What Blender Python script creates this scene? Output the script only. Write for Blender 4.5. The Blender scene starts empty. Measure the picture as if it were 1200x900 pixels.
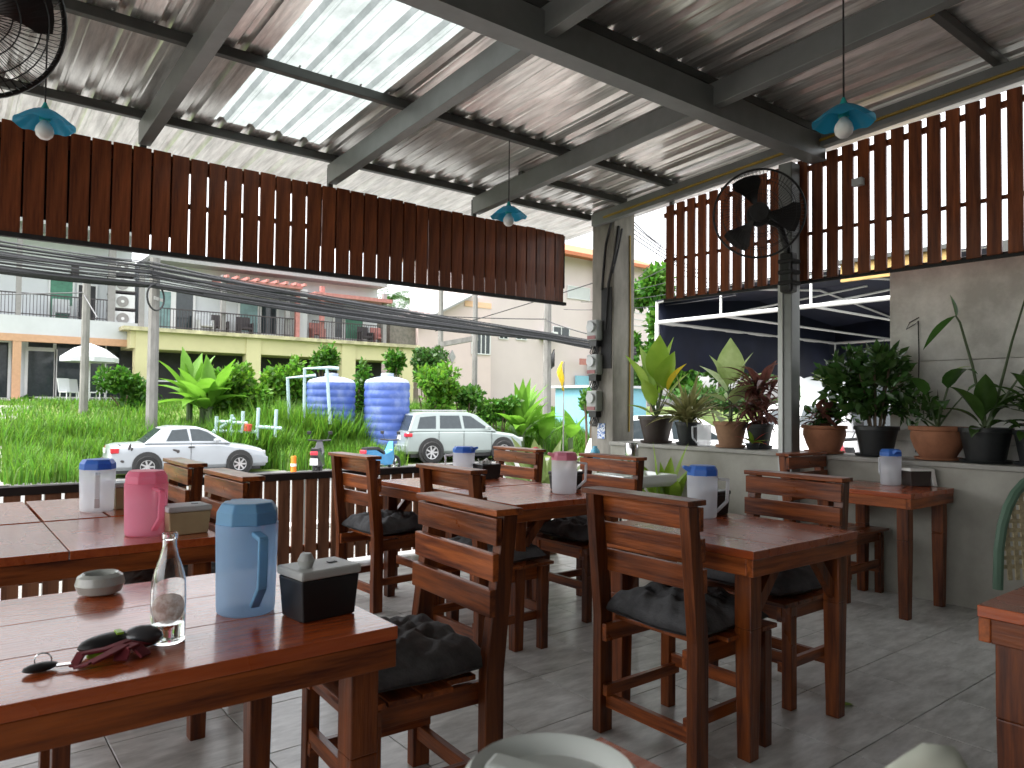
import bpy, bmesh, math, random
import numpy as np
from mathutils import Vector, Matrix
random.seed(7); RNG = np.random.default_rng(7)
R = math.radians
S = bpy.context.scene
COL = S.collection

# ------------------------------------------------------------------ camera
YAW, PITCH, ROLL, FPX, EYE = 0.66825, 0.02891, 0.00991, 860.97, 1.25
def cam_axes():
    F = Vector((math.cos(PITCH)*math.sin(YAW), math.cos(PITCH)*math.cos(YAW), math.sin(PITCH)))
    Rr = Vector((math.cos(YAW), -math.sin(YAW), 0)); U = Rr.cross(F)
    c, s = math.cos(ROLL), math.sin(ROLL)
    return c*Rr+s*U, -s*Rr+c*U, F
AR, AU, AF = cam_axes()
EYEP = Vector((0, 0, EYE))
cam = bpy.data.cameras.new('camera'); cam.sensor_width = 36; cam.lens = FPX/1200*36
cam.clip_start = 0.05; cam.clip_end = 4000
cam.dof.use_dof = True; cam.dof.focus_distance = 3.4; cam.dof.aperture_fstop = 8
co = bpy.data.objects.new('camera', cam); COL.objects.link(co)
mw = Matrix((AR, AU, -AF)).transposed().to_4x4(); mw.translation = EYEP
co.matrix_world = mw; S.camera = co
# ------------------------------------------------------------------ light
SUN_EL, SUN_AZ = R(62), R(-70)          # azimuth from +Y towards +X
W = bpy.data.worlds.new('World'); S.world = W; W.use_nodes = True
nt = W.node_tree; bgn = nt.nodes['Background']
sky = nt.nodes.new('ShaderNodeTexSky'); sky.sky_type = 'NISHITA'; sky.sun_disc = False
sky.sun_elevation = SUN_EL; sky.sun_rotation = SUN_AZ; sky.dust_density = 4; sky.air_density = 1.0
hs = nt.nodes.new('ShaderNodeHueSaturation'); hs.inputs['Saturation'].default_value = 0.13
nt.links.new(sky.outputs[0], hs.inputs['Color']); nt.links.new(hs.outputs[0], bgn.inputs[0])
bgn.inputs[1].default_value = 0.15
sd = bpy.data.lights.new('sun', 'SUN'); sd.energy = 0.7; sd.angle = R(14); sd.color = (1, .96, .9)
so = bpy.data.objects.new('sun', sd); COL.objects.link(so)
sv = Vector((math.cos(SUN_EL)*math.sin(SUN_AZ), math.cos(SUN_EL)*math.cos(SUN_AZ), math.sin(SUN_EL)))
so.rotation_euler = sv.to_track_quat('Z', 'Y').to_euler(); so.location = (0, 0, 30)
S.view_settings.view_transform = 'Standard'; S.view_settings.look = 'None'
S.view_settings.exposure = 2.38; S.view_settings.gamma = 1; S.view_settings.use_curve_mapping = False

# ------------------------------------------------------------------ pixel -> place
def ray(x, y): return AR*((x-600)/FPX) - AU*((y-450)/FPX) + AF
def GZ(x, y, z=0.): d = ray(x, y); return EYEP + d*((z-EYE)/d.z)
def GY(x, y, Y): d = ray(x, y); return EYEP + d*(Y/d.y)
def GX(x, y, X): d = ray(x, y); return EYEP + d*(X/d.x)
def GD(x, y, dep): return EYEP + ray(x, y)*dep

# ------------------------------------------------------------------ materials
MATS = {}
def mat(name, col, rough=.6, metal=0., var=.12, scale=8., bump=0., bscale=None, spec=.5, coat=0., alpha=1., trans=0., ior=1.45,
        stretch=(1, 1, 1), island=0., sub=0., emit=None, col2=None, thresh=None, detail=5, coords='Object', coatr=.1):
    m = bpy.data.materials.new(name); m.use_nodes = True; MATS[name] = m
    n = m.node_tree.nodes; l = m.node_tree.links; b = n['Principled BSDF']
    b.inputs['Roughness'].default_value = rough; b.inputs['Metallic'].default_value = metal
    b.inputs['Specular IOR Level'].default_value = spec; b.inputs['Coat Weight'].default_value = coat
    b.inputs['Coat Roughness'].default_value = coatr
    b.inputs['Alpha'].default_value = alpha; b.inputs['Transmission Weight'].default_value = trans; b.inputs['IOR'].default_value = ior
    if emit: b.inputs['Emission Color'].default_value = (*col, 1); b.inputs['Emission Strength'].default_value = emit
    tc = n.new('ShaderNodeTexCoord'); mp = n.new('ShaderNodeMapping'); mp.inputs['Scale'].default_value = stretch
    l.new(tc.outputs[coords], mp.inputs[0])
    nz = n.new('ShaderNodeTexNoise'); nz.inputs['Scale'].default_value = scale; nz.inputs['Detail'].default_value = detail
    nz.inputs['Roughness'].default_value = .62
    l.new(mp.outputs[0], nz.inputs['Vector'])
    cr = n.new('ShaderNodeValToRGB'); e = cr.color_ramp.elements
    lo = tuple(max(0, c*(1-var)) for c in col); hi = tuple(min(1, c*(1+var)) for c in col)
    if col2: lo, hi = col, col2
    e[0].color = (*lo, 1); e[1].color = (*hi, 1); e[0].position, e[1].position = thresh or (.3, .7)
    l.new(nz.outputs[0], cr.inputs[0]); last = cr.outputs[0]
    if island:
        g = n.new('ShaderNodeNewGeometry'); h = n.new('ShaderNodeHueSaturation')
        mr = n.new('ShaderNodeMapRange'); mr.inputs[3].default_value = 1-island; mr.inputs[4].default_value = 1+island
        l.new(g.outputs['Random Per Island'], mr.inputs[0]); l.new(mr.outputs[0], h.inputs['Value'])
        mr2 = n.new('ShaderNodeMapRange'); mr2.inputs[3].default_value = .5-.04*island; mr2.inputs[4].default_value = .5+.04*island
        ml = n.new('ShaderNodeMath'); ml.operation = 'FRACT'; mm = n.new('ShaderNodeMath'); mm.operation = 'MULTIPLY'; mm.inputs[1].default_value = 7.13
        l.new(g.outputs['Random Per Island'], mm.inputs[0]); l.new(mm.outputs[0], ml.inputs[0]); l.new(ml.outputs[0], mr2.inputs[0]); l.new(mr2.outputs[0], h.inputs['Hue'])
        l.new(last, h.inputs['Color']); last = h.outputs[0]
    l.new(last, b.inputs['Base Color'])
    if bump:
        nb = n.new('ShaderNodeTexNoise'); nb.inputs['Scale'].default_value = bscale or scale*3; nb.inputs['Detail'].default_value = 4
        l.new(mp.outputs[0], nb.inputs['Vector'])
        bp = n.new('ShaderNodeBump'); bp.inputs['Strength'].default_value = bump; bp.inputs['Distance'].default_value = .02
        l.new(nb.outputs[0], bp.inputs['Height']); l.new(bp.outputs[0], b.inputs['Normal'])
    if sub:   # thin leaf: mix in translucency
        tr = n.new('ShaderNodeBsdfTranslucent'); mx = n.new('ShaderNodeMixShader'); mx.inputs[0].default_value = sub
        l.new(last, tr.inputs[0]); l.new(b.outputs[0], mx.inputs[1]); l.new(tr.outputs[0], mx.inputs[2])
        l.new(mx.outputs[0], n['Material Output'].inputs[0])
    return m
def wood(name, c1, c2, axis, rough=.33, coat=.2, fine=1.0, rv=.55):
    st = {'x': (1.2, 16, 16), 'y': (16, 1.2, 16), 'z': (16, 16, 1.2)}[axis]
    m = mat(name, c1, rough, col2=c2, scale=2.2*fine, stretch=st, bump=.12, bscale=7, coat=coat, thresh=(.32, .72), coatr=.14, spec=.35)
    # per-object shade and worn, uneven gloss
    n = m.node_tree.nodes; l = m.node_tree.links; b = n['Principled BSDF']
    oi = n.new('ShaderNodeObjectInfo'); h = n.new('ShaderNodeHueSaturation'); mr = n.new('ShaderNodeMapRange')
    mr.inputs[3].default_value = 1-rv*.5; mr.inputs[4].default_value = 1+rv*.6
    l.new(oi.outputs['Random'], mr.inputs[0]); l.new(mr.outputs[0], h.inputs['Value'])
    src = b.inputs['Base Color'].links[0].from_socket; l.new(src, h.inputs['Color']); l.new(h.outputs[0], b.inputs['Base Color'])
    nz = n.new('ShaderNodeTexNoise'); nz.inputs['Scale'].default_value = 3; nz.inputs['Detail'].default_value = 6
    tc = n['Texture Coordinate']; l.new(tc.outputs['Object'], nz.inputs['Vector'])
    r2 = n.new('ShaderNodeMapRange'); r2.inputs[1].default_value = .3; r2.inputs[2].default_value = .7
    r2.inputs[3].default_value = rough*(.9 if name[:3] == 'top' else .75); r2.inputs[4].default_value = min(1, rough*(1.3 if name[:3] == 'top' else 1.7))
    l.new(nz.outputs[0], r2.inputs[0]); l.new(r2.outputs[0], b.inputs['Roughness'])
    return m
WD1, WD2 = (.066, .0125, .0034), (.35, .088, .016)
for ax in 'xyz': wood('wood_'+ax, tuple(c*(.62 if ax == 'z' else 1) for c in WD1), tuple(c*(.62 if ax == 'z' else 1) for c in WD2), ax)  # upright-grain wood darkened, putting shade on legs and posts into the colour
for ax in 'xyz': wood('slatwood_'+ax, (.085, .02, .0068), (.26, .07, .02), ax, rough=.42, coat=.12, rv=.35)
wood('railwood_z', (.11, .042, .02), (.26, .11, .054), 'z', rough=.5, coat=.1, rv=.3)
for ax in 'xy': wood('topwood_'+ax, (.28, .046, .01), (.42, .092, .022), ax, rough=.24, coat=.55, rv=.2)
mat('floor_tile', (.34, .34, .32), .28, col2=(.68, .685, .66), scale=2.6, stretch=(2.4, 7, 1), bump=.05, bscale=9, detail=9)
mat('grout', (.075, .072, .066), .9)
mat('concrete', (.52, .515, .49), .85, col2=(.84, .835, .81), scale=2.6, bump=.3, bscale=24, detail=12, thresh=(.38, .62))
mat('render_wall', (.24, .232, .2), .8, col2=(.39, .38, .335), scale=2.2, bump=.12, bscale=20, detail=9)
mat('rear_paint', (.1, .09, .08), .8, var=.15, scale=2)
mat('ledge_top', (.24, .235, .21), .6, col2=(.36, .35, .32), scale=5, bump=.1)
mat('column_concrete', (.12, .112, .095), .85, col2=(.33, .31, .275), scale=4, bump=.2, bscale=20, stretch=(1, 1, .35))
mat('roof_metal', (.5, .49, .47), .28, metal=.75, col2=(.95, .94, .91), scale=3.2, stretch=(7, .8, 1), bump=.12, bscale=4, thresh=(.3, .68))
mat('skylight', (.2, .225, .218), .5, col2=(.36, .39, .38), scale=7, stretch=(1, .6, 1), sub=.6, detail=8)
mat('steel_grey', (.2, .21, .205), .45, metal=.25, var=.12, scale=5, bump=.03)
mat('steel_dark', (.085, .088, .082), .5, metal=.2, var=.15, scale=5)
mat('galvanised', (.42, .43, .42), .4, metal=.4, var=.12, scale=6)
mat('yellow_pipe', (.3, .2, .02), .5, var=.2)
mat('black_plastic', (.012, .012, .013), .4, var=.2)
mat('black_matte', (.02, .02, .021), .75, var=.3, scale=20)
mat('rubber', (.018, .018, .018), .8, var=.2)
mat('cushion', (.095, .096, .1), .9, var=.35, scale=9, bump=.25, bscale=60, spec=.2)
mat('blue_lamp', (.015, .34, .58), .35, var=.1, sub=.4)
mat('teal_socket', (.02, .4, .4), .5)
mat('bulb', (.85, .85, .82), .25, var=.02)
mat('white_ceramic', (.74, .77, .74), .15, var=.04, coat=.5)
mat('plastic_clear', (.92, .94, .97), .3, var=.02, alpha=.38, sub=.42)
mat('plastic_handle', (.75, .78, .82), .3, var=.03, alpha=.62)
mat('water', (.8, .85, .9), .1, var=.02, alpha=.3)
mat('lid_blue', (.08, .24, .72), .35, var=.05, sub=.4)
mat('plastic_pink', (.92, .34, .48), .3, var=.04, alpha=.5, sub=.45)
mat('lid_pink', (.9, .3, .44), .35, var=.04, alpha=.8, sub=.4)
mat('lid_pale_pink', (.78, .3, .4), .35, var=.04, sub=.4)
mat('plastic_blue', (.42, .62, .84), .35, var=.04, alpha=.6, sub=.45)
mat('lid_frost', (.62, .66, .62), .35, var=.05, alpha=.8)
mat('lid_azure', (.2, .43, .66), .35, var=.05, sub=.35)
mat('lid_grey', (.42, .43, .41), .4, var=.06)
mat('cream_plastic', (.42, .34, .2), .45, var=.08)
mat('glass', (.97, .99, .98), .0, trans=1, var=.01, ior=1.48)
mat('bottle_print', (.30, .2, .16), .6, col2=(.55, .47, .42), scale=60, alpha=.8, thresh=(.42, .58))
mat('stone_ash', (.36, .37, .34), .3, var=.18, scale=14, coat=.3)
mat('red_fabric', (.14, .012, .02), .7, var=.25, scale=30)
mat('lime', (.25, .45, .02), .4)
mat('chrome', (.6, .6, .6), .15, metal=1, var=.02)
mat('tissue', (.62, .65, .55), .9, var=.05, scale=20)
mat('wicker', (.4, .33, .2), .7, var=.3, scale=50)
mat('green_plastic', (.09, .16, .11), .45, var=.1)
mat('terracotta', (.3, .125, .065), .8, var=.25, scale=7, bump=.1)
mat('terracotta_pale', (.3, .17, .1), .85, var=.25, scale=7, bump=.1)
mat('pot_black', (.018, .02, .021), .45, var=.3)
mat('pot_brown', (.04, .028, .024), .45, var=.3)
mat('soil', (.05, .035, .025), .95, var=.4, scale=40)
mat('leaf_lime', (.17, .32, .025), .4, col2=(.3, .45, .06), scale=4, sub=.45, island=.15)
mat('leaf_pale', (.22, .34, .08), .4, col2=(.5, .6, .28), scale=6, sub=.45, island=.12)
mat('leaf_varieg', (.09, .12, .025), .45, col2=(.36, .34, .15), scale=16, sub=.35, island=.25)
mat('leaf_red', (.07, .026, .02), .45, col2=(.24, .105, .075), scale=12, sub=.3, island=.3)
mat('leaf_gloss', (.03, .075, .016), .22, col2=(.06, .13, .03), scale=8, sub=.3, island=.35)
mat('leaf_deep', (.035, .095, .02), .25, col2=(.06, .15, .03), scale=6, sub=.3, island=.2)
mat('stem_green', (.06, .09, .035), .5)
mat('stem_brown', (.1, .07, .045), .8)
mat('bush', (.06, .17, .016), .5, var=.2, sub=.45, island=.5)
mat('bush_bright', (.11, .26, .02), .5, var=.2, sub=.5, island=.5)
mat('tree_leaf', (.045, .11, .02), .5, var=.2, sub=.4, island=.5)
mat('banana_leaf', (.1, .27, .02), .4, col2=(.15, .34, .04), scale=3, sub=.5, island=.25)
mat('grass_blade', (.105, .235, .022), .55, var=.2, sub=.5, island=.45)
mat('grass_ground', (.07, .15, .018), .95, col2=(.16, .19, .05), scale=1.3, bump=.3)
mat('flower_red', (.6, .08, .06), .5)
mat('asphalt', (.13, .13, .125), .9, col2=(.2, .2, .19), scale=6, bump=.2, bscale=90)
mat('pavement', (.2, .195, .18), .9, var=.15, scale=3, bump=.15)
mat('kerb_red', (.5, .05, .04), .7, var=.2, scale=10)
mat('kerb_white', (.7, .69, .66), .7, var=.12, scale=10)
mat('path_concrete', (.26, .25, .22), .9, var=.2, scale=2)
mat('white_wall', (.56, .585, .6), .85, var=.05, scale=.7)
mat('offwhite', (.5, .52, .525), .8, var=.06, scale=1)
mat('yellow_wall', (.56, .52, .3), .85, var=.07, scale=.8)
mat('stained_edge', (.3, .27, .18), .9, col2=(.62, .58, .36), scale=2.5)
mat('orange_trim', (.5, .3, .18), .8, var=.08)
mat('pink_wall', (.6, .49, .47), .85, var=.04, scale=.5)
mat('cream_wall', (.6, .52, .51), .85, var=.04, scale=.5)
mat('peach', (.72, .46, .3), .85, var=.06)
mat('roof_orange', (.46, .16, .08), .8, var=.12)
mat('roof_grey', (.3, .3, .3), .7, var=.15)
mat('cyan_wall', (.24, .5, .62), .8, var=.06)
mat('window_glass', (.03, .04, .045), .08, var=.2, spec=.6)
mat('curtain_green', (.06, .2, .13), .5, var=.25, scale=5)
mat('curtain_teal', (.16, .27, .27), .4, var=.25, scale=3)
mat('dark_interior', (.03, .03, .032), .6, var=.3, scale=1.5)
mat('white_frame', (.65, .66, .66), .5, var=.03)
mat('rail_dark', (.05, .042, .045), .6)
mat('grey_post', (.25, .24, .235), .7, var=.1)
mat('pergola_red', (.4, .17, .15), .7, var=.2)
mat('pole_concrete', (.15, .145, .135), .9, col2=(.26, .25, .235), scale=5, stretch=(1, 1, .3), bump=.1)
mat('cable', (.03, .03, .032), .7, var=.2)
mat('cable_grey', (.1, .1, .105), .6, var=.2)
mat('tank_blue', (.06, .11, .36), .5, col2=(.2, .26, .46), scale=2.2, thresh=(.45, .8))
mat('tank_top', (.35, .4, .5), .6, var=.12, scale=5)
mat('pipe_blue', (.36, .48, .5), .5, var=.08)
mat('car_silver', (.36, .385, .41), .28, metal=.1, var=.04, scale=2, coat=.6)
mat('suv_silver', (.3, .345, .335), .3, metal=.25, var=.03, scale=2, coat=.6)
mat('car_white', (.75, .76, .77), .3, var=.03, coat=.6)
mat('car_glass', (.035, .045, .05), .06, var=.15, spec=.7)
mat('car_dark', (.03, .03, .03), .6)
mat('rust_patch', (.06, .055, .055), .8, var=.3, scale=30)
mat('tail_red', (.5, .02, .03), .25, coat=.5)
mat('rim', (.5, .5, .51), .3, metal=.6, var=.1)
mat('moto_blue', (.02, .2, .42), .3, coat=.6)
mat('moto_dark', (.04, .04, .045), .35, coat=.4)
mat('moto_red', (.5, .03, .05), .35, coat=.4)
mat('bollard_orange', (.75, .2, .02), .5)
mat('tarp_navy', (.009, .013, .032), .75, var=.25, scale=2, sub=.12)
mat('tube_white', (.6, .61, .6), .4, var=.05)
mat('flag_yellow', (.8, .6, .04), .7, var=.1, sub=.3)
mat('meter_grey', (.3, .315, .305), .4, var=.1)
mat('meter_glass', (.45, .47, .47), .1, var=.05)
mat('tape_red', (.22, .09, .09), .6)
mat('notice_blue', (.08, .17, .45), .5, col2=(.75, .78, .82), scale=60, thresh=(.48, .52))
mat('bottle_blue', (.12, .42, .62), .2, var=.1, alpha=.8)
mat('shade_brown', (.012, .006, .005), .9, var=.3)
mat('rubble', (.3, .28, .22), .95, col2=(.45, .42, .35), scale=12, bump=.5)
mat('stone_wall', (.12, .115, .1), .9, col2=(.22, .2, .17), scale=6, bump=.4)
mat('pelmet_tan', (.5, .33, .12), .8, var=.15)

# ------------------------------------------------------------------ mesh builder
class MB:
    def __init__(s): s.v = []; s.f = []
    def add(s, vs, fs):
        o = len(s.v); s.v += [tuple(v) for v in vs]; s.f += [tuple(i+o for i in f) for f in fs]; return s
    def box(s, a, b):
        (x0, y0, z0), (x1, y1, z1) = a, b
        if x0 > x1: x0, x1 = x1, x0
        if y0 > y1: y0, y1 = y1, y0
        if z0 > z1: z0, z1 = z1, z0
        return s.add([(x0, y0, z0), (x1, y0, z0), (x1, y1, z0), (x0, y1, z0), (x0, y0, z1), (x1, y0, z1), (x1, y1, z1), (x0, y1, z1)],
                     [(3, 2, 1, 0), (4, 5, 6, 7), (0, 1, 5, 4), (1, 2, 6, 5), (2, 3, 7, 6), (3, 0, 4, 7)])
    def cbox(s, c, d): return s.box((c[0]-d[0]/2, c[1]-d[1]/2, c[2]-d[2]/2), (c[0]+d[0]/2, c[1]+d[1]/2, c[2]+d[2]/2))
    def bar(s, p, q, w, h, up=(0, 0, 1), w2=None, h2=None):   # rectangular bar from p to q
        p, q = Vector(p), Vector(q); d = (q-p).normalized(); u = Vector(up)
        if abs(d.dot(u)) > .98: u = Vector((0, 1, 0))
        r = d.cross(u).normalized(); u = r.cross(d)
        w2 = w if w2 is None else w2; h2 = h if h2 is None else h2
        vs = [c + r*(sx*ww/2) + u*(sy*hh/2) for c, ww, hh in ((p, w, h), (q, w2, h2)) for sx, sy in ((-1, -1), (1, -1), (1, 1), (-1, 1))]
        return s.add(vs, [(0, 1, 2, 3), (7, 6, 5, 4), (0, 4, 5, 1), (1, 5, 6, 2), (2, 6, 7, 3), (3, 7, 4, 0)])
    def cyl(s, p, q, r, r2=None, n=12, cap=True):
        p, q = Vector(p), Vector(q); d = (q-p).normalized(); r2 = r if r2 is None else r2
        a = d.orthogonal().normalized(); b = d.cross(a)
        vs = [c + (a*math.cos(2*math.pi*i/n)+b*math.sin(2*math.pi*i/n))*rr for c, rr in ((p, r), (q, r2)) for i in range(n)]
        fs = [(i, (i+1) % n, n+(i+1) % n, n+i) for i in range(n)]
        if cap: fs += [tuple(range(n-1, -1, -1)), tuple(range(n, 2*n))]
        return s.add(vs, fs)
    def tube(s, pts, r, n=6, radii=None):
        pts = [Vector(p) for p in pts]; vs = []; fs = []; a = None
        for i, p in enumerate(pts):
            d = (pts[min(i+1, len(pts)-1)]-pts[max(i-1, 0)])
            d = d.normalized() if d.length > 1e-9 else Vector((0, 0, 1))
            a = d.orthogonal().normalized() if a is None else (a - d*a.dot(d)).normalized()
            b = d.cross(a); rr = radii[i] if radii else r
            vs += [p + (a*math.cos(2*math.pi*k/n)+b*math.sin(2*math.pi*k/n))*rr for k in range(n)]
        for i in range(len(pts)-1):
            fs += [(i*n+k, i*n+(k+1) % n, (i+1)*n+(k+1) % n, (i+1)*n+k) for k in range(n)]
        fs += [tuple(range(n-1, -1, -1)), tuple(range((len(pts)-1)*n, len(pts)*n))]
        return s.add(vs, fs)
    def ring(s, c, axis, r, t, n=24, m=6):
        c = Vector(c); d = Vector(axis).normalized(); a = d.orthogonal().normalized(); b = d.cross(a); vs = []; fs = []
        for i in range(n):
            e = a*math.cos(2*math.pi*i/n)+b*math.sin(2*math.pi*i/n)
            vs += [c + e*(r+t*math.cos(2*math.pi*k/m)) + d*(t*math.sin(2*math.pi*k/m)) for k in range(m)]
        for i in range(n):
            fs += [(i*m+k, ((i+1) % n)*m+k, ((i+1) % n)*m+(k+1) % m, i*m+(k+1) % m) for k in range(m)]
        return s.add(vs, fs)
    def lathe(s, prof, n=24, c=(0, 0, 0), cap=True, sx=1, sy=1):
        vs = [(c[0]+r*math.cos(2*math.pi*i/n)*sx, c[1]+r*math.sin(2*math.pi*i/n)*sy, c[2]+z) for r, z in prof for i in range(n)]; k = len(prof)
        fs = [(j*n+i, j*n+(i+1) % n, (j+1)*n+(i+1) % n, (j+1)*n+i) for j in range(k-1) for i in range(n)]
        if cap: fs += [tuple(range(n-1, -1, -1)), tuple(range((k-1)*n, k*n))]
        return s.add(vs, fs)
    def prism(s, poly, axis, a, b):     # polygon in the two other axes, extruded along axis
        def P(u, w, t): return {'x': (t, u, w), 'y': (u, t, w), 'z': (u, w, t)}[axis]
        n = len(poly); vs = [P(u, w, a) for u, w in poly]+[P(u, w, b) for u, w in poly]
        return s.add(vs, [tuple(range(n-1, -1, -1)), tuple(range(n, 2*n))]+[(i, (i+1) % n, n+(i+1) % n, n+i) for i in range(n)])
    def loft(s, rings, cap=True):
        n = len(rings[0]); vs = [p for r in rings for p in r]
        fs = [(j*n+i, j*n+(i+1) % n, (j+1)*n+(i+1) % n, (j+1)*n+i) for j in range(len(rings)-1) for i in range(n)]
        if cap: fs += [tuple(range(n-1, -1, -1)), tuple(range((len(rings)-1)*n, len(rings)*n))]
        return s.add(vs, fs)
    def mesh(s, name, smooth=False):
        m = bpy.data.meshes.new(name); m.from_pydata(s.v, [], s.f); m.validate()
        bm = bmesh.new(); bm.from_mesh(m); bmesh.ops.recalc_face_normals(bm, faces=bm.faces); bm.to_mesh(m); bm.free()
        if smooth:
            for p in m.polygons: p.use_smooth = True
            m.set_sharp_from_angle(angle=R(38))
        return m
    def build(s, name, material, parent=None, smooth=False, bevel=0, loc=None, rot=None, kind=None, label=None):
        return mk(name, s.mesh(name, smooth), material, parent, bevel, loc, rot, kind, label)
def mk(name, mesh, material, parent=None, bevel=0, loc=None, rot=None, kind=None, label=None):
    o = bpy.data.objects.new(name, mesh); COL.objects.link(o)
    if material and not mesh.materials: mesh.materials.append(MATS[material])
    if parent: o.parent = parent
    if loc: o.location = loc
    if rot: o.rotation_euler = rot
    if bevel:
        b = o.modifiers.new('bevel', 'BEVEL'); b.width = bevel; b.segments = 2; b.limit_method = 'ANGLE'
    if kind: o['kind'] = kind
    if label: o['label'] = label
    return o
def tag(o, label, cat, group=None):
    o['label'] = label; o['category'] = cat
    if group: o['group'] = group
    return o
def thing(name, label, cat, loc=(0, 0, 0), rz=0, group=None):
    o = bpy.data.objects.new(name, None); COL.objects.link(o); o.location = loc; o.rotation_euler = (0, 0, rz)
    o.empty_display_size = .1
    return tag(o, label, cat, group)
def copy_tree(o, parent=None):
    c = o.copy(); COL.objects.link(c); c.parent = parent
    for ch in [x for x in bpy.data.objects if x.parent == o]: copy_tree(ch, c)
    return c
def dup(o, loc, rz, label, group=None):
    c = copy_tree(o); c.location = loc; c.rotation_euler = (0, 0, rz); c['label'] = label
    if group: c['group'] = group
    return c
def B(a, b, name, material, parent=None, bevel=0, **k): return MB().box(a, b).build(name, material, parent, bevel=bevel, **k)
def np_mesh(name, V, F):      # V (n,3), F (m,k)
    m = bpy.data.meshes.new(name); k = F.shape[1]
    m.vertices.add(len(V)); m.vertices.foreach_set('co', V.astype(np.float32).ravel())
    m.loops.add(F.size); m.loops.foreach_set('vertex_index', F.astype(np.int32).ravel())
    m.polygons.add(len(F)); m.polygons.foreach_set('loop_start', np.arange(0, F.size, k, dtype=np.int32))
    m.update(calc_edges=True); m.validate(); return m
def leaf_cloud(name, clumps, n, size, material, parent=None, aspect=.5, up=.35, shell=.55, fold=False, kind=None):
    P = []; O = []; w = np.array([c[1][0]*c[1][1]*c[1][2] for c in clumps])**.7; w = w/w.sum()
    for (c, r), k in zip(clumps, RNG.multinomial(n, w)):
        d = RNG.normal(size=(k, 3)); d /= np.linalg.norm(d, axis=1)[:, None]
        rad = shell+(1-shell)*RNG.random(k)**.5
        rad *= 1+.16*RNG.normal(size=k)*(RNG.random(k) < .35)
        P.append(np.array(c)+d*rad[:, None]*np.array(r)); O.append(d)
    P = np.concatenate(P); O = np.concatenate(O); k = len(P)
    a = O*.8+RNG.normal(size=(k, 3))*.7+np.array([0, 0, up]); a /= np.linalg.norm(a, axis=1)[:, None]
    nrm = O*.6+RNG.normal(size=(k, 3))*.6+np.array([0, 0, .6]); b = np.cross(a, nrm); b /= np.linalg.norm(b, axis=1)[:, None]+1e-9
    cc = np.cross(b, a); L = size*(.6+.8*RNG.random(k))[:, None]; w2 = L*aspect*.5
    if fold:
        V = np.stack([P, P+a*L*.45+b*w2+cc*w2*.35, P+a*L, P+a*L*.45-b*w2+cc*w2*.35, P+a*L*.45], 1).reshape(-1, 3)
        i = np.arange(k)[:, None]*5; F = np.concatenate([np.hstack([i, i+1, i+4]), np.hstack([i+1, i+2, i+4]), np.hstack([i+2, i+3, i+4]), np.hstack([i+3, i, i+4])])
    else:
        V = np.stack([P, P+a*L*.5+b*w2, P+a*L+cc*L*-.12, P+a*L*.5-b*w2], 1).reshape(-1, 3)
        F = np.arange(k)[:, None]*4+np.arange(4)
    return mk(name, np_mesh(name, V, F), material, parent, kind=kind)
def blade(base, d, L, w, droop=.4, fold=.25, n=8, power=.8, up=(0, 0, 1), wavy=0., tipw=0.):
    # arching leaf with a midrib fold; returns MB
    p = Vector(base); d = Vector(d).normalized(); u = Vector(up); s = d.cross(u)
    s = s.normalized() if s.length > .05 else d.orthogonal().normalized()
    mid = []; cur = p.copy(); dd = d.copy()
    for i in range(n+1):
        mid.append((cur.copy(), dd.copy())); cur = cur+dd*(L/n); dd = (dd+Vector((0, 0, -droop/n))).normalized()
    m = MB(); vs = []; fs = []
    for i, (c, t) in enumerate(mid):
        q = i/n; ww = w*.5*max(.02, math.sin(math.pi*min(1, q**power*.98+.02)))*(1+wavy*math.sin(q*19))+tipw*0
        nn = s.cross(t).normalized()
        vs += [c+s*ww+nn*ww*fold, c+s*ww*.5+nn*ww*fold*.35, c, c-s*ww*.5+nn*ww*fold*.35, c-s*ww+nn*ww*fold]
    for i in range(n):
        for k in range(4): fs.append((i*5+k, i*5+k+1, i*5+5+k+1, i*5+5+k))
    return m.add(vs, fs)

# ================================================================== SETTING
def smooth(t): t = max(0, min(1, t)); return t*t*(3-2*t)
def gh(y):     # ground height across the street
    if y < 8.0: return -.18
    if y < 8.2: return -.18-.13*(y-8.0)/.2
    if y < 18: return -.31-.49*(y-8.2)/9.8
    if y < 23.4: return -.8
    if y < 37: t = (y-23.4)/13.6; return -.8+2.0*(1-(1-t)**2)
    return 1.2
ys = [-1500, -60, -10, 0, 5, 7.8, 8.0, 8.2, 10, 14, 18, 23.4, 24.5, 25.6, 26.7, 27.8, 29, 30.5, 32, 33.5, 35, 37, 45, 80, 200, 1500]
xs = [-1500, -200, -60, -20, -8, 0, 6, 12, 20, 30, 45, 70, 150, 1500]
m = MB(); nx = len(xs)
m.add([(x, y, gh(y)-.012) for y in ys for x in xs], [(j*nx+i, j*nx+i+1, (j+1)*nx+i+1, (j+1)*nx+i) for j in range(len(ys)-1) for i in range(nx-1)])
m.build('ground', 'grass_ground', smooth=True, kind='structure')
def sheet(name, x0, x1, ylist, dz, material):
    q = MB(); n = 2; X = [x0, x1]
    q.add([(x, y, gh(y)+dz) for y in ylist for x in X], [(j*2, j*2+1, j*2+3, j*2+2) for j in range(len(ylist)-1)])
    return q.build(name, material, kind='structure', smooth=True)
sheet('road', -300, 300, [8.3, 10, 12, 14, 16, 18, 19.5, 21.9], .0, 'asphalt')
sheet('pavement', -60, 80, [-30, -6, 0, 5, 6.5, 7.98], .0, 'pavement')
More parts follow.
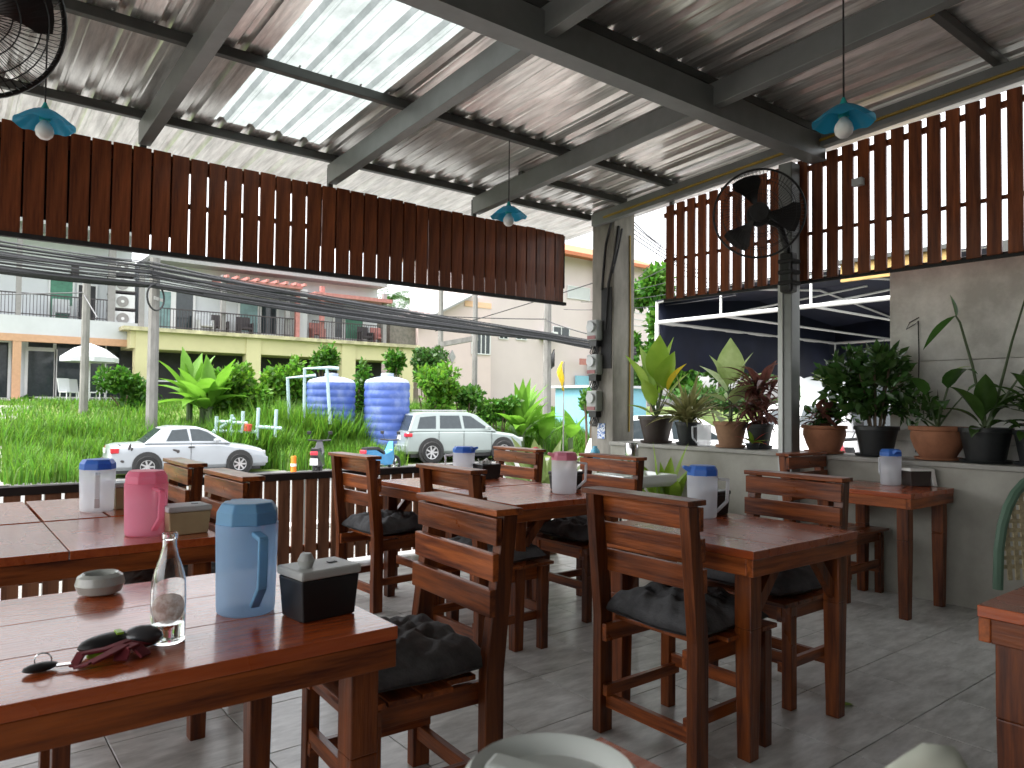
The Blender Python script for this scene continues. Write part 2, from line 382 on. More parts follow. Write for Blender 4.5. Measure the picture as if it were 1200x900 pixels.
# kerb of alternating painted stones
kerb = B((-12, 8.0, -.34), (30, 8.06, -.172), 'kerb', 'pavement', kind='structure')
for i in range(36):
    B((-8+i*.8, 8.06, -.33), (-8+i*.8+.79, 8.3, -.13), 'kerbstone', 'kerb_red' if i % 2 else 'kerb_white', kerb, bevel=.015)
q = MB(); pth = [(GY(12, 487, 33).x, 33), (1.2, 29), (.7, 26), (.5, 23.2), (.4, 21.2)]
q.add([(x+s*.75*(1+.12*i), y, gh(y)+.03) for i, (x, y) in enumerate(pth) for s in (-1, 1)], [(j*2, j*2+1, j*2+3, j*2+2) for j in range(len(pth)-1)])
q.build('path', 'path_concrete', kind='structure', smooth=True)
# tiled floor of the eating place
FX0, FX1, FY0, FY1 = -3.3, 5.17, -2.2, 5.62
fl = B((FX0, FY0, -.2), (FX1, FY1, -.006), 'floor', 'grout', kind='structure')
tm = {}
TP = .4235; ox, oy = 2.235, 1.345
for i in range(-13, 8):
    for j in range(-6, 11):
        x0, y0 = ox+i*TP, oy+j*TP; x1, y1 = x0+TP-.004, y0+TP-.004
        x0, y0 = max(x0, FX0), max(y0, FY0); x1, y1 = min(x1, FX1-.002), min(y1, FY1)
        if x1-x0 < .03 or y1-y0 < .03 or y1 < -.6 or x1 < -1: continue
        key = (round(x1-x0, 3), round(y1-y0, 3))
        if key not in tm: tm[key] = MB().box((0, 0, -.008), (key[0], key[1], 0)).mesh('tile')
        o = mk('tile', tm[key], 'floor_tile', fl, bevel=.0015, loc=(x0, y0, random.uniform(-.0006, 0)))
# floor tile pattern varies per tile through object info
fm = MATS['floor_tile']; n = fm.node_tree.nodes; l = fm.node_tree.links
oi = n.new('ShaderNodeObjectInfo'); ad = n.new('ShaderNodeVectorMath'); ad.operation = 'ADD'; sc = n.new('ShaderNodeVectorMath'); sc.operation = 'SCALE'; sc.inputs['Scale'].default_value = 1.0
cx = n.new('ShaderNodeCombineXYZ'); mu = n.new('ShaderNodeMath'); mu.operation = 'MULTIPLY'; mu.inputs[1].default_value = 60
l.new(oi.outputs['Random'], mu.inputs[0]); [l.new(mu.outputs[0], cx.inputs[k]) for k in range(3)]
tcn = n['Texture Coordinate']; l.new(tcn.outputs['Object'], ad.inputs[0]); l.new(cx.outputs[0], ad.inputs[1]); l.new(ad.outputs[0], n['Mapping'].inputs[0])

# low wall with ledge on the right
lw = thing('low_wall', 'rendered grey low wall carrying the potted plants', 'wall')
B((5.17, -2.2, -.2), (5.50, 5.0, .875), 'wall_body', 'render_wall', lw)
B((5.145, -2.2, .876), (5.53, 5.0, .91), 'ledge_slab', 'ledge_top', lw, bevel=.006)
# neighbour's bare concrete wall
nw = thing('concrete_wall', 'bare grey board-marked concrete wall behind tall potted plants', 'wall')
zz = -.2
for k, h in enumerate((.62, .6, .58, .72)):
    B((5.62+(k % 2)*.006, -2.2, zz), (5.84, 2.56, zz+h-.004), 'cast_panel', 'concrete', nw, bevel=.004); zz += h
q = MB(); q.tube([GX(1077, 372, 5.615), GX(1066, 378, 5.605), GX(1062, 386, 5.6), GX(1072, 380, 5.6), GX(1076, 376, 5.61), GX(1077, 420, 5.61), GX(1075, 500, 5.61), GX(1073, 530, 5.61)], .004)
q.build('loose_wire', 'cable', nw)

rw = thing('rear_wall', 'unseen dark rear wall set close to block light from behind', 'wall'); B((-3.3, -1.62, -.2), (5.16, -1.4, 3.575), 'wall_body', 'rear_paint', rw)  # out of view; placed near and dark to cut light from behind
# ------------------------------------------------------------------ roof
RK = .062
def rz(y, z0): return z0+RK*(5.4-y)
roof = thing('pavilion_roof', 'corrugated metal roof on grey steel frame over the tables', 'roof')
Y0, Y1 = -2.6, 6.2
def sheet_profile(w, ribs=4):
    pr = []; p = w/ribs
    for k in range(ribs):
        b = k*p; pr += [(b, 0), (b+.045, 0), (b+.066, .028), (b+.092, .028), (b+.113, 0)]
        pr += [(b+.135, .0), (b+.141, .004), (b+.151, .004), (b+.157, 0)]
    pr.append((w+.03, 0)); return pr
def roof_sheet(x0, w, y0, y1, name, material, dz=0, ribs=4):
    pr = sheet_profile(w, ribs); n = len(pr); q = MB()
    vs = [(x0+u, y, rz(y, 3.195)+dz+z) for y in (y0, y1) for u, z in pr]
    q.add(vs, [(i, i+1, n+i+1, n+i) for i in range(n-1)])
    return q.build(name, material, roof)
for k in range(-7, 5):  # leftmost sheets lie out of view, added to shade the left side
    x0 = 1.45+.8*k
    if k == 0:
        roof_sheet(x0, .8, 3.02, 5.30, 'skylight_panel', 'skylight', 0.002)
        roof_sheet(x0, .8, 5.22, Y1, 'roof_sheet', 'roof_metal', -.002); roof_sheet(x0, .8, Y0, 3.1, 'roof_sheet', 'roof_metal', .006)
    else: roof_sheet(x0, .8, Y0, Y1, 'roof_sheet', 'roof_metal', .0015*(k % 2))
roof_sheet(5.45, .2, Y0, Y1, 'roof_sheet', 'roof_metal', .0015, ribs=1)
def frame_x(y, x0, x1, zc, w, h, name, material, parent=roof): return MB().bar((x0, y, zc), (x1, y, zc), w, h).build(name, material, parent, bevel=.004)
def frame_y(x, y0, y1, z0, w, h, name, material):
    return MB().bar((x, y0, rz(y0, z0)), (x, y1, rz(y1, z0)), w, h).build(name, material, roof, bevel=.004)
for x, ww in ((-4.0, .07), (-3.0, .07), (-1.65, .07), (-.3, .07), (1.085, .075), (2.44, .075), (3.84, .075)): frame_y(x, Y0+.2, 5.42, 3.057, ww, .15, 'rafter', 'steel_grey')
for y in (5.36, 4.24, 2.86, 1.66, .45, -.8): frame_x(y, -4.1, 5.22, rz(y, 3.162), .05, .058, 'purlin', 'steel_dark')
frame_x(4.80, 3.85, 5.15, rz(4.8, 3.162), .045, .056, 'purlin', 'steel_dark')
# screws of the purlins, seen as bright dots
scm = MB().lathe([(.007, 0), (.007, .012), (.004, .016)], 6).mesh('screw')
for y in (5.36, 4.24, 2.86):
    for k in range(-2, 25):
        mk('screw', scm, 'galvanised', roof, loc=(.02+.2*k+.06, y-.024, rz(y, 3.195)+.0), rot=(R(90), 0, 0))
# main cross beam on the post, edge beam along the wall
bm_ = thing('cross_beam', 'wide grey steel beam crossing under the corrugated roof', 'beam')
MB().bar((-4.1, 2.86, 3.18), (5.16, 2.86, 3.18), .11, .175).build('beam_web', 'steel_grey', bm_, bevel=.006)
MB().bar((-4.1, 2.86, 3.0905), (5.16, 2.86, 3.0905), .125, .008).build('beam_flange', 'steel_grey', bm_)
frame_y(5.12, Y0+.2, 5.2, 3.075, .07, .12, 'edge_beam', 'steel_grey')
cd = MB().tube([(5.075, y, rz(y, 3.06)) for y in (5.02, 4, 3, 2, 1, 0, -1)], .011).build('conduit', 'yellow_pipe', roof)
frame_y(5.30, Y0+.2, 5.35, 3.16, .04, .05, 'gutter_rail', 'galvanised')
MB().cbox((4.05, 1.66, rz(1.66, 3.12)), (.1, .07, .05)).build('joint_plate', 'yellow_pipe', roof)
# support post
sp = thing('steel_post', 'grey steel post with fan bracket beside the low wall', 'post', (5.07, 3.05, 0))
MB().box((-.06, -.055, 0), (.06, .055, 3.10)).build('post_tube', 'steel_grey', sp, bevel=.008)
MB().box((-.072, .012, .05), (-.0605, .05, 2.2)).build('trim_strip', 'galvanised', sp)
MB().box((-.13, -.13, -.004), (.13-.04, .13, .012)).build('base_plate', 'steel_dark', sp)

# ------------------------------------------------------------------ slat screens and railing
fs = thing('slat_screen', 'red-brown wooden slat screen hanging along the street front', 'screen')
slm = [MB().box((-.0545, -.01, -.3425), (.0545, .01, .3425)).mesh('slat') for _ in range(1)]
x = -1.6; k = 0
while x < 4.88:
    o = mk('slat', slm[0], 'slatwood_z', fs, bevel=.002, loc=(x+random.uniform(-.0008, .0008), 5.40, 2.6125+random.uniform(-.006, .006)))
    o.rotation_euler = (0, random.uniform(-.004, .004), 0); x += .1215
for z, h in ((2.262, .03),): MB().box((-1.7, 5.385, z-h/2), (4.93, 5.425, z+h/2)).build('bottom_rail', 'black_matte', fs)
MB().box((-1.7, 5.413, 2.851), (4.93, 5.435, 2.945)).build('upper_rail', 'slatwood_x', fs)  # rail made tall to close the bright gaps near the slat tops
for xa, xb, za in ((-1.7, 1.35, 2.385), (2.35, 3.3, 2.48), (3.32, 4.93, 2.42)): MB().box((xa, 5.413, za), (xb, 5.435, 2.85)).build('gap_dark_sheet', 'shade_brown', fs)  # dark sheets added behind the slats so the gaps read dark
MB().box((1.36, 5.413, 2.60), (2.34, 5.432, 2.635)).build('middle_rail', 'slatwood_x', fs)
for xx in (-.3, 1.085, 2.44, 3.84): MB().box((xx-.02, 5.437, 2.26), (xx+.02, 5.465, 3.12)).build('hanger', 'steel_dark', fs)
rs = thing('slat_screen', 'open red-brown slat screen hanging above the potted plants', 'screen')
y = -1.2
while y < 4.33:
    zt = rz(y, 3.0)-.01
    k = random.uniform(-.004, .004)
    MB().box((5.16, y-.042, 2.215+k), (5.18, y+.042, zt)).build('slat', 'slatwood_z', rs, bevel=.002); y += .1165
MB().box((5.182, -1.3, 2.195), (5.207, 4.36, 2.23)).build('bottom_rail', 'black_matte', rs)
MB().box((5.182, -1.3, 2.56), (5.204, 4.36, 2.585)).build('middle_rail', 'slatwood_y', rs)
MB().bar((5.193, -1.3, rz(-1.3, 2.92)), (5.193, 4.36, rz(4.36, 2.92)), .022, .04).build('upper_rail', 'slatwood_y', rs)
for yy in (-1.1, 1.0, 3.0, 4.3): MB().box((5.208, yy-.02, 2.2), (5.235, yy+.02, rz(yy, 3.14))).build('hanger', 'steel_dark', rs)
MB().cbox((5.13, 2.55, 2.86), (.05, .07, .05)).build('junction_box', 'offwhite', rs)
rl = thing('slat_railing', 'low brown slat railing between tables and the street', 'railing')
rm = MB().box((-.0435, -.011, .03), (.0435, .011, .672)).mesh('slat')
x = -1.5
while x < 3.95:
    o = mk('slat', rm, 'railwood_z', rl, bevel=.002, loc=(x, 5.38, 0)); o.rotation_euler = (0, random.uniform(-.003, .003), 0); x += .1055
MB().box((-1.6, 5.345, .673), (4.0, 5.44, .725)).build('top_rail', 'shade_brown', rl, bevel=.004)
MB().box((-1.6, 5.392, .12), (4.0, 5.42, .17)).build('lower_rail', 'slatwood_x', rl)
for xx in (-1.2, .6, 2.3, 3.95): MB().box((xx-.03, 5.421, -.006), (xx+.03, 5.47, .672)).build('post', 'steel_dark', rl)

# ------------------------------------------------------------------ concrete column with meters
cl = thing('concrete_column', 'square concrete column carrying electricity meters and cables', 'column')
MB().box((5.2, 5.0, -.18), (5.5, 5.3, 3.5)).build('shaft', 'column_concrete', cl, bevel=.012)
MB().box((5.192, 5.02, 1.62), (5.199, 5.16, 2.42)).build('meter_board', 'black_matte', cl)
mt = thing('electricity_meter', 'grey electricity meter, topmost on the concrete column', 'meter', (5.19, 5.2, 2.0), group='meters on the column')
MB().box((-.09, -.07, -.1), (0, .07, .1)).build('case', 'meter_grey', mt, bevel=.012)
MB().cyl((-.09, 0, .03), (-.115, 0, .03), .05, n=16).build('dial_cover', 'meter_glass', mt, smooth=True)
MB().box((-.098, -.055, -.09), (-.0905, .055, -.055)).build('seal_strip', 'tape_red', mt)
MB().box((-.075, -.05, -.16), (-.005, .05, -.101)).build('terminal_box', 'black_plastic', mt)
q = MB()
for i in range(4): q.tube([(-.04, -.04+.027*i, -.16), (-.07, -.04+.027*i, -.22), (-.05, -.035+.02*i, -.25), (-.02, -.03+.02*i, -.2), (-.02, -.03+.02*i, -.14)], .006, 5)
q.build('wire_loops', 'cable', mt)
for z, lb in ((1.66, 'grey electricity meter between two others on the concrete column'), (1.3, 'grey electricity meter, lowest on the concrete column')): dup(mt, (5.19, 5.2, z), 0, lb)
nb = B((5.19, 5.1, .93), (5.199, 5.2, 1.08), 'paper_notice', 'notice_blue'); tag(nb, 'small blue and white paper notice on concrete column', 'notice')
def wire(pts, r, label, name='cable', material='cable', cat='cable', group=None, sag=0, n=14):
    P = [Vector(p) for p in pts]; out = []
    for a, b in zip(P[:-1], P[1:]):
        for i in range(n): t = i/n; v = a.lerp(b, t); v.z -= sag*4*t*(1-t)*(b-a).length; out.append(v)
    out.append(P[-1]); o = MB().tube(out, r, 5).build(name, material); return tag(o, label, cat, group)
wire([(5.16, 4.98, 3.08), (5.19, 5.1, 2.85), (5.19, 5.15, 2.4)], .012, 'black cable curving from roof onto the concrete column', sag=-.05)
wire([(5.26, 4.99, 3.02), (5.21, 4.99, 2.75), (5.19, 5.06, 2.45), (5.19, 5.1, 2.0)], .014, 'black cable descending the near corner of concrete column')
wire([(5.3, 4.985, 3.0), (5.25, 4.985, 2.8), (5.196, 5.01, 2.55)], .009, 'thin black cable slanting across the upper concrete column')
wire([(5.42, 4.99, 2.95), (5.43, 4.99, 2.2), (5.42, 4.99, 1.0)], .008, 'thin yellowish cable straight down the concrete column', material='yellow_pipe')
for i in range(5):
    wire([(5.5, 5.1, 3.2-.05*i), (7.2+.4*i, 6.1, 3.3-.12*i), (10, 9+.5*i, 3.6-.1*i)], .006, 'thin dark cable fanning out behind the concrete column', group='thin cables by the column', sag=.015)

# ================================================================== FURNITURE
def table(x0, x1, y0, y1, label, along='y', npl=5, gap=.0015, h=.75, apron=.062, inset=.03, leg=.068, braces=False, stretch=False):
    cx, cy = (x0+x1)/2, (y0+y1)/2; t = thing('wooden_table', label, 'table', (cx, cy, 0), 0, 'varnished wooden tables')
    hx, hy = (x1-x0)/2, (y1-y0)/2
    for k in range(npl):
        if along == 'y':
            w = 2*hx/npl; B((-hx+k*w+gap/2, -hy, h-.03), (-hx+(k+1)*w-gap/2, hy, h-random.uniform(0, .0006)), 'plank', 'topwood_y', t, bevel=.002)
        else:
            w = 2*hy/npl; B((-hx, -hy+k*w+gap/2, h-.03), (hx, -hy+(k+1)*w-gap/2, h-random.uniform(0, .0006)), 'plank', 'topwood_x', t, bevel=.002)
    e = .002; za, zb = h-apron-.03, h-.0305
    for s in (-1, 1):
        B((-hx+e, s*(hy-e), za), (hx-e, s*(hy-.03), zb), 'apron', 'wood_x', t, bevel=.003)
        B((s*(hx-e), -hy+.0305, za), (s*(hx-.03), hy-.0305, zb), 'apron', 'wood_y', t, bevel=.003)
    for sx in (-1, 1):
        for sy in (-1, 1):
            px, py = sx*(hx-inset-leg/2), sy*(hy-inset-leg/2)
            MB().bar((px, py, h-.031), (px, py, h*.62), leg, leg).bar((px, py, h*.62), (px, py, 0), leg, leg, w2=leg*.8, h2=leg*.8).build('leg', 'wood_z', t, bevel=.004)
            if braces: MB().bar((px-sx*.02, py, h-.25), (px-sx*.16, py, h-.095), .03, .045).build('brace', 'wood_z', t)
    if stretch: MB().bar((-hx+inset+.03, 0, .55), (hx-inset-.03, 0, .55), .03, .06).build('stretcher', 'wood_x', t)
    return t
table(-.62, .84, 1.47, 2.24, 'long dark table holding the glass bottle and blue pitcher', along='x', npl=3, gap=.0006)
table(-.62, .87, 2.84, 3.575, 'wooden table holding the pink pitcher and a cream box', along='y', npl=3, gap=.004)
table(-.62, .87, 3.605, 4.36, 'wooden table with open plank seams beside the street railing', along='y', npl=6, gap=.012)
table(2.25, 2.985, 1.49, 2.23, 'orange-brown table whose pitcher stands before the grey steel post', along='y', npl=4, braces=True)
table(2.31, 3.12, 2.89, 3.60, 'wooden table holding the pink-lidded pitcher', along='y', npl=4, braces=True)
table(2.31, 3.12, 3.625, 4.34, 'wooden table beside the railing end holding a blue-lidded pitcher', along='y', npl=4, braces=True)
table(2.12, 2.95, -.1, .75, 'orange-brown table corner near the green woven chair', along='y', npl=4, stretch=True)
table(4.52, 5.13, 1.94, 2.56, 'small red-brown table standing against the low wall', along='y', npl=4)
table(-.5, .81, -.05, .80, 'dark table under the tissue box and white-lidded pitcher', along='x', npl=4)

def chair(label):
    t = thing('wooden_chair', label, 'chair', (0, 0, 0), 0, 'slatted wooden chairs')
    w = .225
    for s in (-1, 1):
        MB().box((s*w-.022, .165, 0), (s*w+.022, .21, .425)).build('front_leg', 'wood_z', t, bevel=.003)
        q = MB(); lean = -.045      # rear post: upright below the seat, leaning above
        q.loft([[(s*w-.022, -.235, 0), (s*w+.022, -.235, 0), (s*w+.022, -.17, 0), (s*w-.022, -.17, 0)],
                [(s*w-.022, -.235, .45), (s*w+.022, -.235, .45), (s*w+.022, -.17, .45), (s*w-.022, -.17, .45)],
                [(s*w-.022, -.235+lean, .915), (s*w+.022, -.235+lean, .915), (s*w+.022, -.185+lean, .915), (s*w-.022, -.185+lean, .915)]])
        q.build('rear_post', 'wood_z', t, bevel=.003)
        MB().cbox((s*(w-.034), -.01, .385), (.022, .44, .065)).build('side_rail', 'wood_y', t, bevel=.002)
        MB().cbox((s*(w-.034), -.01, .165), (.022, .43, .042)).build('side_stretcher', 'wood_y', t, bevel=.002)
    MB().cbox((0, .19, .385), (.405, .022, .06)).build('front_rail', 'wood_x', t, bevel=.002)
    MB().cbox((0, -.195, .12), (.405, .024, .05)).build('rear_stretcher', 'wood_x', t, bevel=.002)
    MB().cbox((0, .19, .2), (.405, .024, .05)).build('front_stretcher', 'wood_x', t, bevel=.002)
    for k in range(4):
        MB().cbox((0, -.115+.105*k, .4335), (.49 if k else .40, .098, .016)).build('seat_slat', 'wood_x', t, bevel=.002)
    for z in (.868, .762, .657):
        y = -.202-.045*(z-.45)/.465+.032
        MB().cbox((0, y, z), (.495, .022, .082)).build('back_slat', 'wood_x', t, bevel=.003)
    MB().cbox((0, -.245, .926), (.51, .1, .02)).build('top_rail', 'wood_x', t, bevel=.003)
    return t
def cushion_mesh(seed):
    n = 44; g = np.random.default_rng(seed); V = []; F = []
    tufts = [(a, b) for a in (-.078, .078) for b in (-.075, .075)]
    ph = g.random(8)*6.28
    def top(u, v):
        x, y = u*.226, v*.22
        e = max(0, 1-abs(u)**3.2)**.5*max(0, 1-abs(v)**3.2)**.5
        h = .066*e
        for a, b in tufts:
            dx, dy = x-a, y-b; d = math.hypot(dx, dy); an = math.atan2(dy, dx)
            h -= .042*e*math.exp(-(d/.026)**2)
            h -= .011*e*math.exp(-(d/.075)**2)*(.5+.5*math.sin(6*an+ph[0]+a*40))*min(1, d/.05)
        h += e*.005*math.sin(x*48+ph[1]+y*25)+e*.004*math.sin(y*62+ph[2]-x*30)+e*.003*math.sin(x*95+y*70+ph[5])
        return x*(1-.05*abs(v)**3*0), y, h
    for side in (1, -1):
        for j in range(n+1):
            for i in range(n+1):
                u, v = -1+2*i/n, -1+2*j/n; x, y, h = top(u, v); wob = .006*math.sin(5*u+ph[3])*abs(v)**4+.006*math.sin(5*v+ph[4])*abs(u)**4
                V.append((x+wob*np.sign(u), y+wob*np.sign(v), .03+h*1.35 if side > 0 else .03-.03*(max(0, 1-abs(u)**4)*max(0, 1-abs(v)**4))**.5))
    N = (n+1)**2
    for sd in (0, 1):
        for j in range(n):
            for i in range(n):
                a = sd*N+j*(n+1)+i; f = (a, a+1, a+n+2, a+n+1); F.append(f if sd == 0 else f[::-1])
    m = MB(); m.v = V; m.f = F
    me = m.mesh('seat_cushion'); bm = bmesh.new(); bm.from_mesh(me); bmesh.ops.remove_doubles(bm, verts=bm.verts, dist=.0004); bm.to_mesh(me); bm.free()
    for p in me.polygons: p.use_smooth = True
    return me
CM = [cushion_mesh(s) for s in (1, 2, 3)]
ch0 = None; NC = 0
def place_chair(x, y, face, label, cushion=None, tilt=0):
    global ch0, NC
    rzv = {'+x': R(-90), '-x': R(90), '+y': 0, '-y': R(180)}[face]+tilt
    if ch0 is None: ch0 = chair(label); o = ch0; o.location = (x, y, 0); o.rotation_euler = (0, 0, rzv)
    else: o = dup(ch0, (x, y, 0), rzv, label)
    if cushion:
        c = mk('seat_cushion', CM[NC % 3], 'cushion', loc=(x, y, .4405), rot=(0, 0, rzv+random.uniform(-.06, .06))); NC += 1
        tag(c, cushion, 'cushion', 'tufted seat cushions')
place_chair(1.15, 2.02, '-x', 'slatted wooden chair at the end of the blue pitcher table', 'charcoal tufted cushion on the chair by the black condiment box', R(-3))
place_chair(2.27, 1.81, '+x', 'slatted wooden chair drawn up before the orange-brown table', 'grey tufted cushion on the chair before the orange-brown table')
place_chair(3.02, 1.93, '-x', 'slatted wooden chair between orange-brown table and steel post', 'black tufted cushion half under the orange-brown table')
place_chair(2.32, 3.13, '+x', 'slatted wooden chair with back towards the pink pitcher, at pink-lidded pitcher table', 'black cushion under the table with the pink-lidded pitcher')
place_chair(2.32, 4.22, '+x', 'slatted wooden chair standing beside the slat railing', 'charcoal cushion on the chair beside the slat railing', R(2))
place_chair(3.18, 4.25, '-x', 'slatted wooden chair between the silver SUV view and table', 'black cushion on the chair beyond the railing end table')
place_chair(3.20, 3.32, '-x', 'slatted wooden chair in front of the white wash basin', 'black tufted cushion on the chair before the wash basin')
place_chair(.83, 3.38, '-x', 'slatted wooden chair beside the cream box and pink pitcher', 'dark cushion on the chair beside the cream box', R(2))
place_chair(.83, 4.2, '-x', 'slatted wooden chair at the open-seamed table by the railing', None)
place_chair(4.88, 2.59, '-y', 'slatted wooden chair tucked behind the small wall table', None)
st = thing('wooden_stool', 'low wooden stool in the gap behind the stone ashtray', 'stool', (.1, 2.56, 0))
for k in range(3): MB().cbox((0, -.11+.11*k, .44), (.5, .104, .02)).build('seat_slat', 'wood_x', st, bevel=.002)
for sx in (-1, 1):
    for sy in (-1, 1): MB().cbox((sx*.21, sy*.13, .215), (.045, .045, .43)).build('leg', 'wood_z', st, bevel=.003)
tag(mk('seat_cushion', CM[1], 'cushion', loc=(.1, 2.56, .4505)), 'black cushion on the low stool behind the stone ashtray', 'cushion', 'tufted seat cushions')

# green woven chair at the right edge
wc = thing('woven_chair', 'green plastic chair with woven back by the low wall', 'chair', (4.02, .965, 0), R(150))
q = MB(); pts = []
for i in range(15):
    a = math.pi*i/14; pts.append((-.27*math.cos(a)*(1-.1*math.sin(a)), -.22-.03*math.sin(a), .42+.52*math.sin(a)**.7))
q.tube(pts, .022, 8); q.build('back_hoop', 'green_plastic', wc, smooth=True)
for k in range(11):
    x = -.2+.04*k; zt = .42+.52*max(0, 1-(x/.26)**2)**.35
    MB().bar((x, -.225, .46), (x, -.25, zt-.03), .022, .006).build('cane_strip', 'wicker', wc)
for k in range(9):
    z = .52+.042*k; hw = .25*max(.05, 1-((z-.42)/.54)**2.4)**.5
    MB().bar((-hw, -.232-.03*(z-.46), z), (hw, -.232-.03*(z-.46), z), .006, .018).build('cane_weft', 'wicker', wc)
MB().lathe([(.22, .40), (.25, .415), (.25, .44), (.22, .45)], 20).build('seat', 'green_plastic', wc, smooth=True)
for sx in (-1, 1):
    for sy in (-1, 1): MB().tube([(sx*.17, sy*.16, .41), (sx*.21, sy*.2, 0)], .02, 8).build('leg', 'green_plastic', wc, smooth=True)

# ------------------------------------------------------------------ table ware
def pitcher(label, body, lid, loc, rz_, h=.215, r=.062, sc=1., water='water', handle=None):
    t = thing('pitcher', label, 'pitcher', loc, rz_, 'plastic water pitchers'); t.scale = (sc,)*3
    pr = [(r*.86, .0), (r*.93, .004), (r*.95, .02), (r*1.01, h*.81)]
    MB().lathe(pr, 28).build('body', body, t, smooth=True)
    if water: MB().lathe([(r*.84, .006), (r*.9, .02), (r*.95, h*.6)], 24).build('water_fill', water, t, smooth=True)
    if lid:
        ld = MB().lathe([(r*1.02, h*.80), (r*1.035, h*.815), (r*1.02, h*.92), (r*.88, h*.985), (r*.82, h), (r*.5, h*.996)], 8).build('lid', lid, t, bevel=.003)
        MB().bar((-r*.75, 0, h*.9), (-r*1.3, 0, h*.97), .05, .03, w2=.03, h2=.012).build('spout', lid, ld, bevel=.003)
    hd = handle or 'plastic_handle'
    MB().bar((r*.95, 0, h*.74), (r*1.75, 0, h*.72), .022, .012, up=(0, 0, 1)).bar((r*1.72, 0, h*.73), (r*1.66, 0, h*.3), .012, .022, up=(0, 1, 0)).bar((r*1.68, 0, h*.31), (r*.93, 0, h*.1), .022, .012, up=(0, 0, 1)).build('handle', hd, t, bevel=.003)
    return t
TH = .7502
pitcher('frosted blue pitcher standing beside the black condiment box', 'plastic_blue', 'lid_azure', (.605, 1.79, TH), R(-92), h=.262, r=.071, water=None, handle='lid_azure')
pitcher('translucent pink pitcher with pink lid beside a cream box', 'plastic_pink', 'lid_pink', (.645, 3.04, TH), R(-78), h=.24, r=.075, handle='plastic_pink')
pitcher('clear pitcher with blue lid on the open-seamed table', 'plastic_clear', 'lid_blue', (.605, 3.82, TH), R(-99), h=.235, r=.073)
pitcher('clear pitcher with pale pink lid', 'plastic_clear', 'lid_pale_pink', (2.86, 3.13, TH), R(-32), h=.235, r=.074)
pitcher('clear pitcher with blue lid on the orange-brown table', 'plastic_clear', 'lid_blue', (2.77, 2.10, TH), R(-38), h=.235, r=.068)
pitcher('clear pitcher with blue lid beside the napkin box with crumpled tissue', 'plastic_clear', 'lid_blue', (2.87, 4.16, TH), R(140), h=.215, r=.075)
pitcher('clear pitcher with blue lid on the small wall table', 'plastic_clear', 'lid_blue', (4.99, 2.27, TH), R(60), h=.235, r=.065)
pitcher('empty clear pitcher without lid among the pots on the ledge', 'plastic_clear', None, (5.3, 4.0, .911), R(140), h=.23, r=.06, water=None)
op_ = pitcher('pitcher with whitish lid close to the tissue box', 'plastic_clear', None, (.445, .50, TH), R(120), h=.182, r=.075)
ld_ = MB().lathe([(.079, .14), (.081, .15), (.08, .168), (.074, .174), (.068, .17), (.062, .158), (.03, .157), (.001, .157)], 36, cap=False).build('lid', 'lid_frost', op_, smooth=True)
MB().bar((-.02, .0, .164), (.062, .0, .168), .03, .012).build('lid_tab', 'lid_frost', ld_, bevel=.005)

def cbox(label, loc, rz_, body, lid, sx=.15, sy=.105, h=.09, tissue=False, knob=False):
    t = thing('condiment_box', label, 'box', loc, rz_, 'condiment boxes')
    a, b = sx/2, sy/2
    MB().loft([[(-a*.9, -b*.9, 0), (a*.9, -b*.9, 0), (a*.9, b*.9, 0), (-a*.9, b*.9, 0)], [(-a, -b, h), (a, -b, h), (a, b, h), (-a, b, h)]]).build('tray', body, t, bevel=.004)
    if lid:
        MB().box((-a-.004, -b-.004, h+.001), (a+.004, b+.004, h+.022)).build('lid', lid, t, bevel=.006)
        MB().cbox((a*.45, 0, h+.0235), (.022, .012, .002)).build('slot', 'black_plastic', t)
    if knob: MB().lathe([(.014, 0), (.02, .018), (.012, .034)], 10, c=(-a*.55, -b*.2, h+.021)).build('knob', lid, t, smooth=True)
    for sx_ in (-1, 1):
        MB().cbox((sx_*a*.8, 0, -.0), (.012, sy*.6, .001)).build('foot', 'black_plastic', t)
    return t
cbox('black condiment box with grey lid beside frosted blue pitcher', (.735, 1.665, TH), R(6), 'black_plastic', 'lid_grey', .15, .115, .095, knob=True)
cbox('cream condiment box with white lid beside pink pitcher', (.775, 3.0, TH), R(4), 'cream_plastic', 'offwhite', .155, .12, .085)
cbox('narrow cream box half hidden behind the pink pitcher', (.72, 3.86, TH), R(4), 'cream_plastic', 'offwhite', .1, .12, .1)
cbox('black napkin box on the table beyond the pink-lidded pitcher', (3.0, 3.27, TH), R(2), 'black_plastic', 'black_plastic', .17, .12, .085)
cbox('black napkin box holding a crumpled white tissue', (2.98, 4.05, TH), R(2), 'black_plastic', None, .16, .13, .1)
cbox('black napkin box behind the pitcher on orange-brown table', (2.88, 2.14, TH), R(2), 'black_plastic', 'black_plastic', .15, .12, .09)
cbox('brown napkin box with white cloth on small wall table', (5.06, 2.14, TH), R(-30), 'pot_brown', None, .15, .1, .1)
def tissue(loc, label, s=.05, seed=0):
    g = random.Random(seed); q = MB(); n = 9; vs = []
    for j in range(n):
        for i in range(n):
            u, v = i/(n-1)*2-1, j/(n-1)*2-1; r = math.hypot(u, v)
            vs.append((loc[0]+u*s*(1-.3*r)+g.uniform(-1, 1)*s*.08, loc[1]+v*s*(1-.3*r)+g.uniform(-1, 1)*s*.08, loc[2]+s*(.75*math.sin(3.1*u+1)*math.cos(2.6*v)*.5+.45)+g.uniform(-1, 1)*s*.15))
    q.add(vs, [(j*n+i, j*n+i+1, (j+1)*n+i+1, (j+1)*n+i) for j in range(n-1) for i in range(n-1)])
    return tag(q.build('tissue', 'kerb_white', smooth=True), label, 'tissue')
tissue((2.97, 4.05, TH+.085), 'crumpled white tissue in the black napkin box', .06, 3)
q = MB(); g = random.Random(4)
